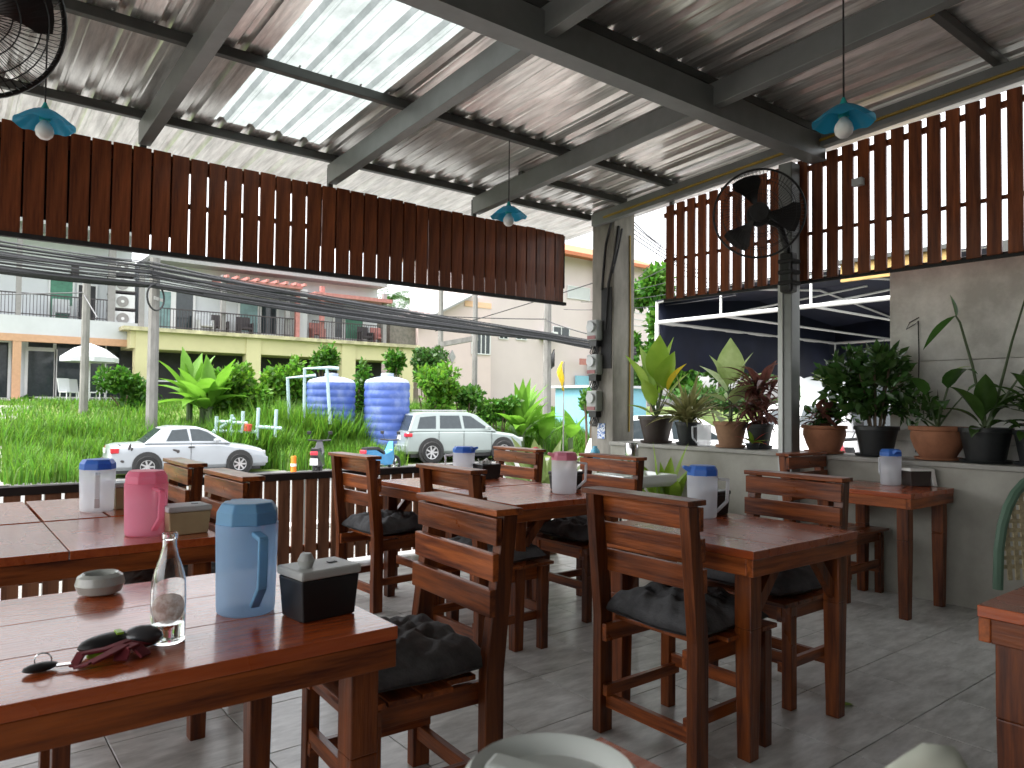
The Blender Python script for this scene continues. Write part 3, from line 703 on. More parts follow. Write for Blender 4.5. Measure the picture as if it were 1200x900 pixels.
q.loft([[(-.085, -.06, .1), (.085, -.06, .1), (.085, .06, .1), (-.085, .06, .1)], [(-.08, -.055, .118), (.08, -.055, .115), (.082, .055, .116), (-.08, .055, .112)]])
q.loft([[(.076, -.05, .112), (.094, -.05, .112), (.094, -.02, .112), (.076, -.02, .112)], [(.078, -.06, .03), (.1, -.06, .03), (.1, -.02, .03), (.088, -.02, .03)], [(.086, -.065, .002), (.108, -.06, .002), (.106, -.02, .002), (.09, -.02, .002)]])
o = q.build('folded_cloth', 'kerb_white', smooth=True); o.location = (5.06, 2.14, TH); o.rotation_euler = (0, 0, R(-30)); tag(o, 'white cloth folded over the brown napkin box', 'cloth')
# tissue box close to the lens
tb = thing('tissue_box', 'tissue box beside whitish-lidded pitcher', 'box', (GD(1092, 866, .6).x, GD(1092, 866, .6).y, TH), R(-20))
MB().box((-.07, -.09, 0), (.07, .09, .11)).build('carton', 'cream_plastic', tb, bevel=.004)
q = MB(); n = 8; vs = []
for j in range(n):
    for i in range(n):
        u, v = i/(n-1), j/(n-1); wv = .014*math.sin(5*u+2*v)
        vs.append((-.13+.2*u, wv, (.107+v*(.138-.095*max(0, .65-u)/.65-.25*max(0, u-.65)))))
q.add(vs, [(j*n+i, j*n+i+1, (j+1)*n+i+1, (j+1)*n+i) for j in range(n-1) for i in range(n-1)])
o = q.build('paper_tissue', 'tissue', smooth=True); o.location = (GD(1092, 866, .6).x, GD(1092, 866, .6).y, TH); o.rotation_euler = (0, 0, R(-38)); tag(o, 'pale paper tissue pulled up from its box', 'tissue')
so_ = o.modifiers.new('solid', 'SOLIDIFY'); so_.thickness = .001

# glass bottle
gb = thing('glass_bottle', 'clear glass water bottle with round brown printed emblem', 'bottle', (.4, 1.66, TH))
out = [(.0, .0), (.031, .0), (.034, .004), (.0345, .10), (.0335, .125), (.028, .15), (.019, .175), (.0145, .195), (.0138, .212), (.0155, .214), (.0155, .224), (.0135, .226)]
inn = [(.0115, .224), (.0115, .2), (.0165, .176), (.025, .15), (.0305, .124), (.0315, .1), (.031, .01), (.0, .007)]
MB().lathe(out+inn, 32, cap=False).build('glass_body', 'glass', gb, smooth=True)
MB().lathe([(.0, .0075), (.0306, .0105), (.0311, .04), (.0, .0402)], 28, cap=False).build('water_fill', 'glass', gb, smooth=True)
q = MB(); vs = []; n = 16; a0 = math.atan2(-1.66, -.4)
for j in range(n+1):
    for i in range(n+1):
        u, v = -1+2*i/n, -1+2*j/n; k = math.sqrt(max(0, 1-v*v/2)); k2 = math.sqrt(max(0, 1-u*u/2)); uu, vv = u*k, v*k2
        a = a0+uu*1.05; vs.append((.0349*math.cos(a), .0349*math.sin(a), .076+vv*.031))
q.add(vs, [(j*(n+1)+i, j*(n+1)+i+1, (j+1)*(n+1)+i+1, (j+1)*(n+1)+i) for j in range(n) for i in range(n)])
q.build('printed_emblem', 'bottle_print', gb, smooth=True)
# stone ashtray
at = MB().lathe([(.03, 0), (.05, .006), (.058, .022), (.053, .037), (.042, .043), (.036, .04), (.034, .026), (0, .024)], 28).build('ashtray', 'stone_ash', smooth=True, loc=(.355, 2.165, TH)); at.scale = (1, 1, 1.3)
tag(at, 'round grey stone ashtray on the dark bottle table', 'ashtray')
# keys with pouch
kp = thing('key_pouch', 'black pouch and dark red strap with car key and ring', 'keys', (.275, 1.60, TH), R(0))
def blob(c, r, n=14, rot=0):
    q = MB(); q.lathe([(r[0]*math.sin(math.pi*k/8)+1e-4, r[2]*(1-math.cos(math.pi*k/8))) for k in range(9)], n, sy=r[1]/r[0])
    ca, sa = math.cos(rot), math.sin(rot); q.v = [(c[0]+x*ca-y*sa, c[1]+x*sa+y*ca, c[2]+z) for x, y, z in q.v]; return q
blob((.02, .062, 0), (.062, .03, .018), rot=.15).build('pouch', 'black_plastic', kp, smooth=True)
blob((.075, .05, 0), (.04, .028, .022), rot=-.3).build('pouch_end', 'moto_dark', kp, smooth=True)
blob((-.005, .018, .002), (.026, .012, .009), rot=.1).build('lighter', 'lime', kp, smooth=True)
MB().bar((.033, .075, .0355), (.033, .045, .0365), .012, .004).build('stripe', 'lime', kp)
for k, (pp, w) in enumerate((([(-.05, -.012, .004), (-.03, -.03, .012), (.0, -.022, .02), (.03, .0, .024), (.06, .01, .014)], .022), ([(.02, -.03, .006), (.03, -.01, .022), (.05, .0, .024), (.065, -.02, .006)], .026), ([(-.055, -.01, .004), (-.04, .01, .02), (.0, .005, .022), (.04, .02, .026), (.08, .03, .012)], .018))):
    q = MB(); pv = [Vector(p) for p in pp]
    for a, b in zip(pv[:-1], pv[1:]): q.bar(a, b+(b-a)*.12, w, .005)
    q.build('strap', 'red_fabric', kp, bevel=.0015)
blob((-.105, .012, 0), (.03, .016, .008), rot=.2).build('car_key', 'black_plastic', kp, smooth=True)
MB().bar((-.08, .005, .008), (-.05, -.002, .008), .012, .003).build('key_blade', 'chrome', kp)
MB().ring((-.1, .02, .018), (.3, 1, .2), .014, .0012, 20, 5).build('key_ring', 'chrome', kp, smooth=True)

lf = GZ(985, 828, .0); o = blade((lf.x, lf.y, .006), (.9, -.3, .05), .07, .035, .3, .2).build('fallen_leaf', 'leaf_lime', smooth=True); tag(o, 'small green leaf fallen on the floor tiles', 'leaf')
# ------------------------------------------------------------------ pendant lamps, fans
def pendant(x, y, z, top, label):
    t = thing('pendant_lamp', label, 'lamp', (x, y, z), random.random(), 'blue pendant lamps')
    n = 48; q = MB(); vs = []; prof = [(.018, .075), (.05, .066), (.085, .04), (.115, .012), (.134, -.004)]
    for r, zz in prof:
        for i in range(n):
            a = 2*math.pi*i/n; k = (r/.134)**2; vs.append((r*math.cos(a)*(1+.02*k*math.cos(8*a)), r*math.sin(a)*(1+.02*k*math.cos(8*a)), zz+.006*k*math.cos(8*a)))
    q.add(vs, [(j*n+i, j*n+(i+1) % n, (j+1)*n+(i+1) % n, (j+1)*n+i) for j in range(4) for i in range(n)])
    q.build('shade', 'blue_lamp', t, smooth=True)
    MB().lathe([(.024, .02), (.024, .07), (.012, .095), (.006, .11)], 14).build('socket', 'teal_socket', t, smooth=True)
    MB().lathe([(.012, .02), (.02, .012), (.036, -.012), (.041, -.032), (.036, -.055), (.02, -.07), (.003, -.074)], 18).build('bulb', 'bulb', t, smooth=True)
    MB().tube([(0, 0, .105), (0, 0, top-z)], .004, 6).build('cord', 'cable', t)
pendant(.40, 4.22, 2.60, rz(4.24, 3.14), 'blue pendant lamp hanging near the black cage fan by the slat screen')
pendant(3.30, 4.24, 2.64, rz(4.24, 3.14), 'blue pendant lamp hanging near the concrete column')
pendant(3.19, 1.65, 2.54, rz(1.66, 3.14), 'blue pendant lamp hanging near the steel post fan')

def fan(loc, aim, r, label, post=None, ceiling=None, arm=None):
    t = thing('wall_fan', label, 'fan', loc, 0)
    d = Vector(aim).normalized(); a = d.orthogonal().normalized(); b = d.cross(a); O = Vector((0, 0, 0))
    def P(rr, th, dep): return O+d*dep+(a*math.cos(th)+b*math.sin(th))*rr
    for nm, dep0, dep1 in (('front_cage', .09, .0), ('rear_cage', -.09, .0)):
        q = MB(); nw = 72
        for i in range(nw):
            th = 2*math.pi*i/nw; q.tube([P(r*.2, th, dep0), P(r*.6, th+.12, dep0*.95), P(r*.9, th+.2, dep0*.6), P(r, th+.22, dep1)], .0014, 3)
        for rr, dp in ((r*.5, dep0*.97), (r*.8, dep0*.75)): q.ring(O+d*dp, d, rr, .002, 40, 4)
        q.build(nm, 'black_plastic', t, kind='stuff')
    MB().ring(O, d, r, .008, 48, 6).build('rim_ring', 'black_plastic', t, smooth=True)
    MB().cyl(O+d*.105, O+d*.08, r*.2, r*.22, 24).build('badge_disc', 'black_matte', t)
    for i in range(3):
        th = 2*math.pi*i/3+.5; q = MB(); vs = []
        for j in range(6):
            rr = r*(.15+.75*j/5); w = .32*(.6+.9*j/5 if j < 5 else 1.1)
            for k in range(5): u = -1+k/2; vs.append(P(rr, th+u*w, u*.035))
        q.add(vs, [(j*5+k, j*5+k+1, (j+1)*5+k+1, (j+1)*5+k) for j in range(5) for k in range(4)])
        q.build('blade', 'black_plastic', t, smooth=True)
    MB().cyl(O+d*.05, O-d*.06, r*.17, r*.17, 16).build('hub', 'black_plastic', t, smooth=True)
    mo = MB().cyl(O-d*.06, O-d*.22, r*.28, r*.2, 18).build('motor_housing', 'black_plastic', t, smooth=True, bevel=.01)
    if arm:
        pts = [Vector(p)-Vector(loc) for p in arm]; MB().tube([O-d*.16]+pts, .028, 10).build('arm', 'black_plastic', t, smooth=True)
        e = pts[-1]
        if post:
            MB().cbox(e+Vector((0, 0, -.05)), (.1, .1, .3)).build('bracket', 'black_plastic', t, bevel=.02)
            for k in range(3): MB().cbox(e+Vector((-.01, -.01, .03-.08*k)), (.12, .12, .03)).build('bracket_rib', 'black_matte', t, bevel=.008)
    return t
fan((4.58, 2.99, 2.63), (-.8, -.55, -.1), .31, 'black wall fan mounted on the grey steel post', post=True, arm=[(4.9, 3.02, 2.6), (4.945, 2.99, 2.42), (4.955, 2.985, 2.3)])
FP = GD(-40, 8, 2.15)
fan(tuple(FP), (.05, -.82, -.45), .25, 'black cage fan hanging from the roof above the left tables', arm=[(FP.x, FP.y+.35, FP.z+.1), (FP.x, 2.86, 3.1)])

# ================================================================== POTTED PLANTS ON THE LEDGE
LZ = .9105
def pot(t, r0, r1, h, material, round_=False, saucer=True):
    pr = [(r0, .0), (r1, h*.86), (r1*1.08, h*.865), (r1*1.08, h), (r1*.97, h), (r1*.95, h*.9)]
    if round_: pr = [(r0, 0), (r1*.86, h*.3), (r1, h*.62), (r1*1.0, h*.78), (r1*.97, h*.86), (r1*1.07, h*.88), (r1*1.07, h), (r1*.96, h), (r1*.94, h*.9)]
    z = .016 if saucer else 0
    p = MB().lathe([(a, b+z) for a, b in pr], 28).build('pot', material, t, smooth=True)
    MB().lathe([(r1*.93, h*.88+z), (r1*.5, h*.93+z), (.001, h*.94+z)], 18, cap=False).build('soil', 'soil', t, smooth=True)
    if saucer: MB().lathe([(r0*1.0, 0), (r0*1.3, .004), (r0*1.38, .02), (r0*1.32, .02), (r0*1.2, .008)], 24).build('saucer', material, t, smooth=True)
    return h+z
def plant(name, label, px, X, r0, r1, h, material, round_=False, saucer=True, loc=None):
    y = GX(px, 520, X).y if loc is None else None
    t = thing(name, label, 'plant', (X, y, LZ) if loc is None else loc, 0)
    return t, pot(t, r0, r1, h, material, round_, saucer)*.94
def add_leaf(t, base, d, L, w, material, stem=0, sr=.006, droop=.4, fold=.25, power=.8, stem_mat='stem_green', name='leaf', wavy=0, sdroop=.1):
    p = Vector(base); dd = Vector(d).normalized()
    if stem:
        pts = [p]; cur = p.copy(); v = dd.copy()
        for i in range(6): cur = cur+v*(stem/6); pts.append(cur.copy()); v = (v+Vector((v.x, v.y, 0))*sdroop/6).normalized()
        MB().tube(pts, sr, 6, radii=[sr*(1-.07*i) for i in range(7)]).build('leaf_stalk', stem_mat, t, smooth=True); p = pts[-1]; dd = v
    return blade(p, dd, L, w, droop, fold, power=power, wavy=wavy).build(name, material, t, smooth=True)
# camera-facing sideways unit vector along the ledge, used only to spread leaves evenly: leaves go all round
def rnd_dir(el, az): return (math.cos(el)*math.cos(az), math.cos(el)*math.sin(az), math.sin(el))
# 1 broad lime leaves
t, hz = plant('broad_leaf_plant', 'upright plant with broad lime leaves in a dark brown pot', 769, 5.32, .09, .13, .19, 'pot_brown'); t.scale = (1.22,)*3
for k, (az, el, L, w, st) in enumerate(((100, 78, .36, .2, .22), (150, 68, .34, .2, .2), (20, 70, .32, .13, .2), (260, 72, .32, .19, .22), (310, 62, .28, .13, .15), (200, 55, .28, .13, .12), (60, 50, .26, .11, .1), (120, 35, .2, .1, .05), (330, 80, .34, .13, .3), (230, 80, .36, .19, .28))):
    add_leaf(t, (0, 0, hz), rnd_dir(R(el), R(az)), L, w, 'leaf_lime', st, .008, droop=.55, fold=.3)
add_leaf(t, (0, 0, hz), rnd_dir(R(66), R(285)), .26, .09, 'flag_yellow', .22, .006, droop=.7, fold=.6)
# 2 spiky variegated
t, hz = plant('spider_plant', 'arching striped spider plant in a small dark pot', 806, 5.3, .055, .075, .13, 'pot_black'); t.scale = (1.4,)*3
g = random.Random(5)
for k in range(100): add_leaf(t, (g.uniform(-.02, .02), g.uniform(-.02, .02), hz), rnd_dir(R(g.uniform(22, 82)), R(g.uniform(0, 360))), g.uniform(.2, .36), g.uniform(.026, .042), 'leaf_varieg', 0, droop=g.uniform(.6, 1.6), fold=.4, power=.6)
# 4 pale dieffenbachia
t, hz = plant('dumb_cane', 'pale yellow-green dumb cane in a brown clay pot', 856, 5.3, .075, .11, .165, 'terracotta_pale'); t.scale = (1.22,)*3
MB().tube([(0, 0, hz-.02), (.005, .0, hz+.1), (0, .01, hz+.22)], .014, 8).build('stem', 'stem_green', t, smooth=True)
for k, (az, el, L, w, z) in enumerate(((215, 84, .32, .19, .22), (100, 55, .28, .15, .18), (330, 50, .28, .15, .16), (160, 30, .22, .11, .12), (250, 45, .26, .15, .1), (290, 22, .2, .11, .05), (120, 18, .2, .11, .04), (200, 10, .2, .11, .02), (30, 35, .22, .11, .12), (60, 15, .18, .1, .03), (310, 70, .28, .12, .2), (150, 68, .26, .12, .2))):
    add_leaf(t, (0, 0, hz+z), rnd_dir(R(el), R(az)), L, w, 'leaf_pale', .05, .006, droop=.6, fold=.25, power=.75)
# 5 dark red croton
t, hz = plant('red_croton', 'dark red leafy croton partly behind the steel post', 890, 5.36, .05, .07, .12, 'pot_black'); t.scale = (1.5,)*3
for k in range(130):
    z = g.uniform(0, .25); add_leaf(t, (g.uniform(-.05, .05), g.uniform(-.05, .05), hz+z), rnd_dir(R(g.uniform(0, 70)), R(g.uniform(0, 360))), g.uniform(.13, .25), g.uniform(.022, .036), 'leaf_red', 0, droop=g.uniform(.8, 1.8), fold=.35)
MB().tube([(0, 0, hz-.02), (.01, 0, hz+.25)], .01, 6).build('stem', 'stem_brown', t)
# 6 bowl terracotta
t, hz = plant('begonia', 'low green and reddish foliage in a wide terracotta bowl beside steel post', 966, 5.31, .105, .152, .195, 'terracotta', True)
for k in range(100):
    add_leaf(t, (g.uniform(-.1, .1), g.uniform(-.1, .1), hz+g.uniform(-.02, .14)), rnd_dir(R(g.uniform(-10, 70)), R(g.uniform(0, 360))), g.uniform(.09, .17), g.uniform(.04, .07), 'leaf_red' if k % 3 == 0 else 'leaf_deep', 0, droop=g.uniform(.4, 1.5), fold=.3)
# 7 bushy glossy shrub in black pot
t, hz = plant('glossy_shrub', 'bushy dark glossy shrub in a black pot', 1027, 5.32, .105, .14, .2, 'pot_black')
g2 = random.Random(11)
for k in range(9):
    a = k*.7; MB().tube([(.04*math.cos(a), .04*math.sin(a), hz-.02), (.08*math.cos(a), .08*math.sin(a), hz+.18), (.16*math.cos(a)+g2.uniform(-.04, .04), .16*math.sin(a), hz+.42)], .007, 6).build('stem', 'stem_brown', t)
cl_ = [((-.02, .02, hz+.32), (.2, .25, .24)), ((.0, .2, hz+.34), (.15, .17, .2)), ((0, -.05, hz+.45), (.14, .15, .1)), ((-.05, .3, hz+.4), (.08, .09, .08)), ((0, -.28, hz+.13), (.12, .13, .1)), ((-.04, .12, hz+.16), (.12, .2, .1))]
leaf_cloud('foliage', cl_, 1150, .085, 'leaf_gloss', t, aspect=.48, shell=.25, fold=True, kind='stuff')
for k in range(7): add_leaf(t, (-.1, .25+g2.uniform(-.1, .1), hz+.3+g2.uniform(-.15, .15)), rnd_dir(R(g2.uniform(0, 60)), R(g2.uniform(60, 200))), .1, .06, 'leaf_lime', .03, .003)
# 8 alocasia
t, hz = plant('elephant_ear', 'elephant ear with few pale leaves in a terracotta bowl', 1099, 5.32, .105, .165, .21, 'terracotta', True)
for az, el, L, w, st, mt_ in ((150, 72, .3, .15, .24, 'leaf_deep'), (250, 76, .28, .15, .28, 'leaf_deep'), (60, 62, .24, .12, .2, 'leaf_deep'), (300, 60, .28, .13, .3, 'leaf_deep'), (210, 60, .2, .1, .18, 'leaf_deep'), (120, 40, .2, .1, .24, 'leaf_deep'), (280, 80, .22, .08, .3, 'leaf_pale')):
    o = add_leaf(t, (0, 0, hz), rnd_dir(R(el), R(az)), L, w, mt_, st, .007, droop=2.4, fold=.2, power=.62, sdroop=.5)
# 9 bird of paradise
t, hz = plant('bird_of_paradise', 'tall bird of paradise with long dark stalks in a black pot', 1155, 5.32, .11, .145, .21, 'pot_black')
def stalk_leaf(t, pts, L, w, d, material='leaf_deep', r=.011, droop=1.0, fold=.5):
    MB().tube(pts, r, 7, radii=[r*(1-.5*i/(len(pts)-1)) for i in range(len(pts))]).build('leaf_stalk', 'stem_green', t, smooth=True)
    blade(pts[-1], d, L, w, droop, fold, power=.8).build('leaf', material, t, smooth=True)
b0 = Vector((5.32, t.location.y, LZ))
def loc_(px, py, X=5.32): return GX(px, py, X)-b0
stalk_leaf(t, [(0, 0, hz), loc_(1140, 430), loc_(1125, 378), loc_(1120, 370)], .3, .1, loc_(1078, 413)-loc_(1120, 370), droop=.05, fold=.6)
blade(loc_(1120, 372), loc_(1113, 343)-loc_(1120, 372), .16, .06, .1, .5).build('leaf', 'leaf_deep', t, smooth=True)
stalk_leaf(t, [(0, 0, hz), loc_(1170, 462), loc_(1186, 400), loc_(1203, 345)], .4, .13, (0, -.35, .9), droop=.4)
stalk_leaf(t, [(0, 0, hz), loc_(1176, 468), loc_(1200, 434)], .4, .13, (0, -.7, .6), droop=.5)
for az, el, L, w, st in ((200, 75, .3, .13, .1), (150, 65, .34, .13, .06), (270, 60, .3, .12, .08), (100, 50, .26, .1, .05), (240, 30, .24, .1, .05), (330, 60, .3, .12, .1), (180, 15, .22, .09, .03)):
    add_leaf(t, (0, 0, hz), rnd_dir(R(el), R(az)), L, w, 'leaf_gloss', st, .008, droop=1.2, fold=.3)
# 10 dark leaves at the wall end
t, hz = plant('dark_leaf_plant', 'dark broad-leaved plant in a black pot beside bird of paradise', 1218, 5.34, .1, .13, .2, 'pot_black')
for k in range(34): add_leaf(t, (0, 0, hz+g.uniform(0, .14)), rnd_dir(R(g.uniform(0, 75)), R(g.uniform(0, 360))), g.uniform(.14, .26), .09, 'leaf_gloss', g.uniform(.02, .16), .005, droop=1.1)
# little cuttings seen between the pots
t, hz = plant('small_croton', 'small plant with green and orange blades between the pots', 882, 5.25, .04, .055, .05, 'pot_black', saucer=False)
for k in range(8): add_leaf(t, (0, 0, hz), rnd_dir(R(g.uniform(10, 60)), R(g.uniform(60, 320))), .16, .035, 'leaf_lime' if k % 3 else 'flower_red', 0, droop=.6)

# ------------------------------------------------------------------ wash basin and greenery in the corner
SB = Vector((4.55, 4.12, 0))
wb = thing('wash_basin', 'white rectangular wash basin with tap among the leaves', 'basin', SB, R(-8))
q = MB(); a, b = .28, .2
q.loft([[(-a*.82, -b*.82, .6), (a*.82, -b*.82, .6), (a*.82, b*.82, .6), (-a*.82, b*.82, .6)], [(-a, -b, .63), (a, -b, .63), (a, b, .63), (-a, b, .63)], [(-a, -b, .7), (a, -b, .7), (a, b, .7), (-a, b, .7)],
        [(-a*.86, -b*.82, .7), (a*.86, -b*.82, .7), (a*.86, b*.7, .7), (-a*.86, b*.7, .7)], [(-a*.72, -b*.62, .63), (a*.72, -b*.62, .63), (a*.72, b*.5, .63), (-a*.72, b*.5, .63)]])
q.build('bowl', 'white_ceramic', wb, bevel=.012)
MB().tube([(0, b*.85, .70), (0, b*.85, .8), (0, b*.5, .82), (0, b*.3, .79)], .011, 8).build('tap', 'chrome', wb, smooth=True)
MB().cyl((0, .02, 0), (0, .02, .61), .07, .06, 14).build('pedestal', 'white_ceramic', wb, smooth=True)
jb = MB().lathe([(.04, 0), (.045, .01), (.045, .09), (.03, .11), (.022, .12), (.022, .135), (.003, .137)], 14).build('soap_bottle', 'bottle_blue', smooth=True, loc=(5.185, 4.75, .0)); jb.location = (5.02, 5.06, .73); tag(jb, 'small blue bottle hanging beside the concrete column', 'bottle')
q = MB().box((4.93, 5.0, .70), (5.199, 5.14, .729)); sh = q.build('wall_shelf', 'galvanised'); tag(sh, 'small metal shelf under the blue bottle on column', 'shelf')
jar = MB().lathe([(.05, 0), (.06, .05), (.06, .2), (.05, .22)], 14).build('steel_canister', 'chrome', smooth=True, loc=(4.98, 4.55, .70)); tag(jar, 'steel canister on a stand beside the wash basin', 'canister')
stnd = thing('plant_stand', 'dark stand under the steel canister beside low wall', 'stand', (4.98, 4.55, 0))
B((-.09, -.09, .67), (.09, .09, .70), 'stand_top', 'steel_dark', stnd)
for sx in (-1, 1):
    for sy in (-1, 1): MB().cyl((sx*.07, sy*.07, 0), (sx*.07, sy*.07, .671), .012).build('leg', 'steel_dark', stnd)
def floor_plant(name, label, loc, potm, r, h, n, L, w, material, el=(20, 85), stem=(.0, .1), droop=(.4, 1.2), seed=1, flower=False):
    t = thing(name, label, 'plant', loc); hz = pot(t, r*.75, r, h, potm, True, False)*.92; g = random.Random(seed)
    for k in range(n): add_leaf(t, (g.uniform(-.3, .3)*r, g.uniform(-.3, .3)*r, hz+g.uniform(0, .04)), rnd_dir(R(g.uniform(*el)), R(g.uniform(0, 360))), L*g.uniform(.7, 1.2), w*g.uniform(.8, 1.2), material, g.uniform(*stem), .006, droop=g.uniform(*droop))
    if flower:
        MB().tube([(0, 0, hz), (.0, .1, hz+.62)], .007, 6).build('flower_stalk', 'stem_green', t)
        q = blob((0, .1, hz+.6), (.035, .035, .03)); q.build('flower', 'flower_red', t, smooth=True)
    return t
floor_plant('croton_bush', 'yellow-green croton with red flower behind the pink-lidded pitcher', (4.12, 4.78, -.006), 'terracotta', .16, .26, 80, .36, .11, 'leaf_pale', stem=(.05, .48), seed=3, flower=True)
floor_plant('peace_lily', 'broad green leaves rising beside the wash basin', (4.85, 4.06, -.006), 'terracotta', .15, .24, 16, .4, .1, 'leaf_lime', el=(50, 88), stem=(.1, .3), seed=4)
floor_plant('lettuce_pot', 'bright leafy plant in a terracotta pot under the wash basin', (4.25, 3.62, -.006), 'terracotta', .15, .25, 30, .2, .08, 'leaf_lime', stem=(0, .06), seed=6)
floor_plant('spiky_pot_plant', 'narrow-leaved plant in a clay pot by the low wall corner', (4.75, 4.72, -.006), 'terracotta_pale', .14, .24, 26, .42, .04, 'leaf_varieg', el=(40, 88), stem=(0, .1), seed=8)
floor_plant('fern_pot', 'dark green bushy plant in a black pot beyond the railing end table', (3.75, 5.0, -.006), 'pot_black', .15, .24, 40, .26, .06, 'leaf_deep', stem=(0, .15), seed=9)

# ================================================================== ACROSS THE STREET: BUILDINGS
def rect(t, px0, py0, px1, py1, Y, name, material, depth=.1, out=0., frame=None):   # an upright panel on the plane Y, given by two opposite photo corners
    a, b = GY(px0, py0, Y), GY(px1, py1, Y); x0, x1 = sorted((a.x, b.x)); z0, z1 = sorted((a.z, b.z))
    o = MB().box((x0, Y-out, z0), (x1, Y-out+depth, z1)).build(name, material, t)
    return o, x0, x1, z0, z1
def opening(t, x0, x1, z0, z1, Y, glass, name='window', fw=.07, mull=0):
    w = MB()
    w.box((x0-fw, Y-.1, z0-fw), (x1+fw, Y-.02, z0)); w.box((x0-fw, Y-.1, z1), (x1+fw, Y-.02, z1+fw))
    w.box((x0-fw, Y-.1, z0), (x0, Y-.02, z1)); w.box((x1, Y-.1, z0), (x1+fw, Y-.02, z1))
    for k in range(mull): xm = x0+(x1-x0)*(k+1)/(mull+1); w.box((xm-.03, Y-.095, z0), (xm+.03, Y-.03, z1))
    o = w.build(name, 'white_frame', t); MB().box((x0, Y-.06, z0), (x1, Y-.03, z1)).build('pane', glass, o); return o
def balcony(t, x0, x1, z0, h, Y, posts=.13, material='rail_dark'):
    r = MB().box((x0, Y-.03, z0+h-.05), (x1, Y+.03, z0+h)).box((x0, Y-.02, z0+.08), (x1, Y+.02, z0+.12)).build('balcony_rail', material, t)
    q = MB(); x = x0
    while x < x1: q.box((x-.012, Y-.012, z0), (x+.012, Y+.012, z0+h-.05)); x += posts
    q.build('balusters', material, r, kind='stuff')
    return r
YW = 38.5; GZ0 = 1.2
wbd = thing('apartment_building', 'white two-storey building with dark balcony rail and orange trim', 'building', (0, 0, 0))
xl = -14; xr = GY(161, 380, YW).x
zs0 = GY(0, 390, YW).z; zs1 = GY(0, 368, YW).z; zb = GY(0, 300, YW).z
B((xl, YW+1.6, GZ0-.3), (xr, YW+9, 10.2), 'wall', 'white_wall', wbd)
B((xl, YW-.1, zs0), (xr, YW+1.6, zs1), 'balcony_slab', 'offwhite', wbd)
B((xl, YW-.16, zs0-.32), (xr, YW+.2, zs0-.001), 'trim_beam', 'orange_trim', wbd)
B((xl, YW-1.2, GZ0-.3), (xr, YW+1.6, GZ0+.1), 'terrace', 'cream_wall', wbd)
a = GY(15, 400, YW); b = GY(23, 470, YW)
B((a.x, YW-.14, GZ0+.1), (b.x, YW+.2, zs0-.321), 'trim_column', 'orange_trim', wbd)
balcony(wbd, xl, GY(129, 360, YW).x, zs1, 1.02, YW)
YB = YW+1.6
for px, w in ((22, .2), (131, .3)):
    x = GY(px, 340, YW).x; B((x-w/2, YW-.05, zs1), (x+w/2, YW+.15, 9.6), 'balcony_post', 'grey_post', wbd)
def op(t, px0, py0, px1, py1, Y, glass, name='window', fw=.07, mull=0):
    a, b = GY(px0, py0, Y), GY(px1, py1, Y); return opening(t, a.x, b.x, min(a.z, b.z), max(a.z, b.z), Y, glass, name, fw, mull)
op(wbd, 59, 328, 84, 375, YB, 'curtain_green', 'balcony_door'); op(wbd, 92, 334, 111, 376, YB, 'dark_interior', 'balcony_door')
op(wbd, 33, 411, 62, 465, YB, 'window_glass', 'glass_door', .12); op(wbd, 33, 400, 62, 408, YB, 'window_glass', 'transom')
op(wbd, 66, 402, 150, 466, YB, 'window_glass', 'shop_window', .05, 2); op(wbd, -20, 400, 8, 466, YB, 'window_glass', 'glass_door', .1)
MB().cbox(GY(88, 317, YB-.1), (.3, .3, .45)).build('wall_lamp', 'rail_dark', wbd)
B((xl, YW-.6, 9.0), (xr, YB, 9.3), 'eave', 'roof_grey', wbd)
# ---- yellow-fronted building
YY = 37.6
yb = thing('yellow_building', 'building with pale yellow ground floor and white upper storey', 'building')
zt = GY(160, 383, YY).z; zl = GY(160, 408, YY).z; X0, X1 = GY(153, 390, YY).x, GY(486, 410, YY).x
B((X0, YY+2.2, GZ0-.3), (X1-1, YY+11, zt), 'ground_floor_dark', 'dark_interior', yb)  # solid near-black box: darkness of the unlit openings put into the colour
B((X0, YY, zl), (X1, YY+2.2, zt-.18), 'yellow_beam', 'yellow_wall', yb)
B((X0-.35, YY-.3, zt-.179), (X1+.2, YY+2.4, zt), 'balcony_slab', 'stained_edge', yb)
for p0, p1 in ((158, 176), (288, 305), (400, 416), (471, 484)):
    a, b = GY(p0, 420, YY), GY(p1, 420, YY); B((a.x, YY-.08, GZ0-.3), (b.x, YY+.5, zt-.18), 'yellow_column', 'yellow_wall', yb)
MB().box((X0, YY+.02, GZ0+1.0), (X1, YY+.08, GZ0+1.07)).build('window_ledge', 'offwhite', yb)
YU = YY+2.0
B((GY(168, 340, YU).x, YU, zt), (GY(442, 370, YU).x, YU+8, zt+3.4), 'upper_wall', 'white_wall', yb)
balcony(yb, GY(185, 360, YY).x, GY(345, 360, YY).x, zt, 1.0, YY, .14); balcony(yb, GY(366, 360, YY).x, GY(444, 370, YY).x, zt, 1.0, YY, .14)
for p in ((184, 341, 199, 385), (206, 341, 225, 388), (281, 347, 301, 390), (306, 351, 323, 392), (392, 362, 400, 396), (404, 362, 424, 398)):
    op(yb, *p, YU, 'curtain_teal' if p[0] in (184, 281) else ('curtain_green' if p[0] == 404 else 'window_glass'), 'balcony_door', .12)
for px, mt_ in ((167, 'grey_post'), (263, 'grey_post'), (338, 'grey_post'), (350, 'pergola_red'), (379, 'pergola_red'), (452, 'grey_post')):
    x = GY(px, 350, YY).x; B((x-.11, YY+.05, zt), (x+.11, YY+.27, zt+2.9), 'balcony_post', mt_, yb)
MB().box((GY(352, 340, YY).x+.1, YY+.5, zt), (GY(365, 340, YY).x, YY+2, zt+2.7)).build('service_shaft', 'offwhite', yb)
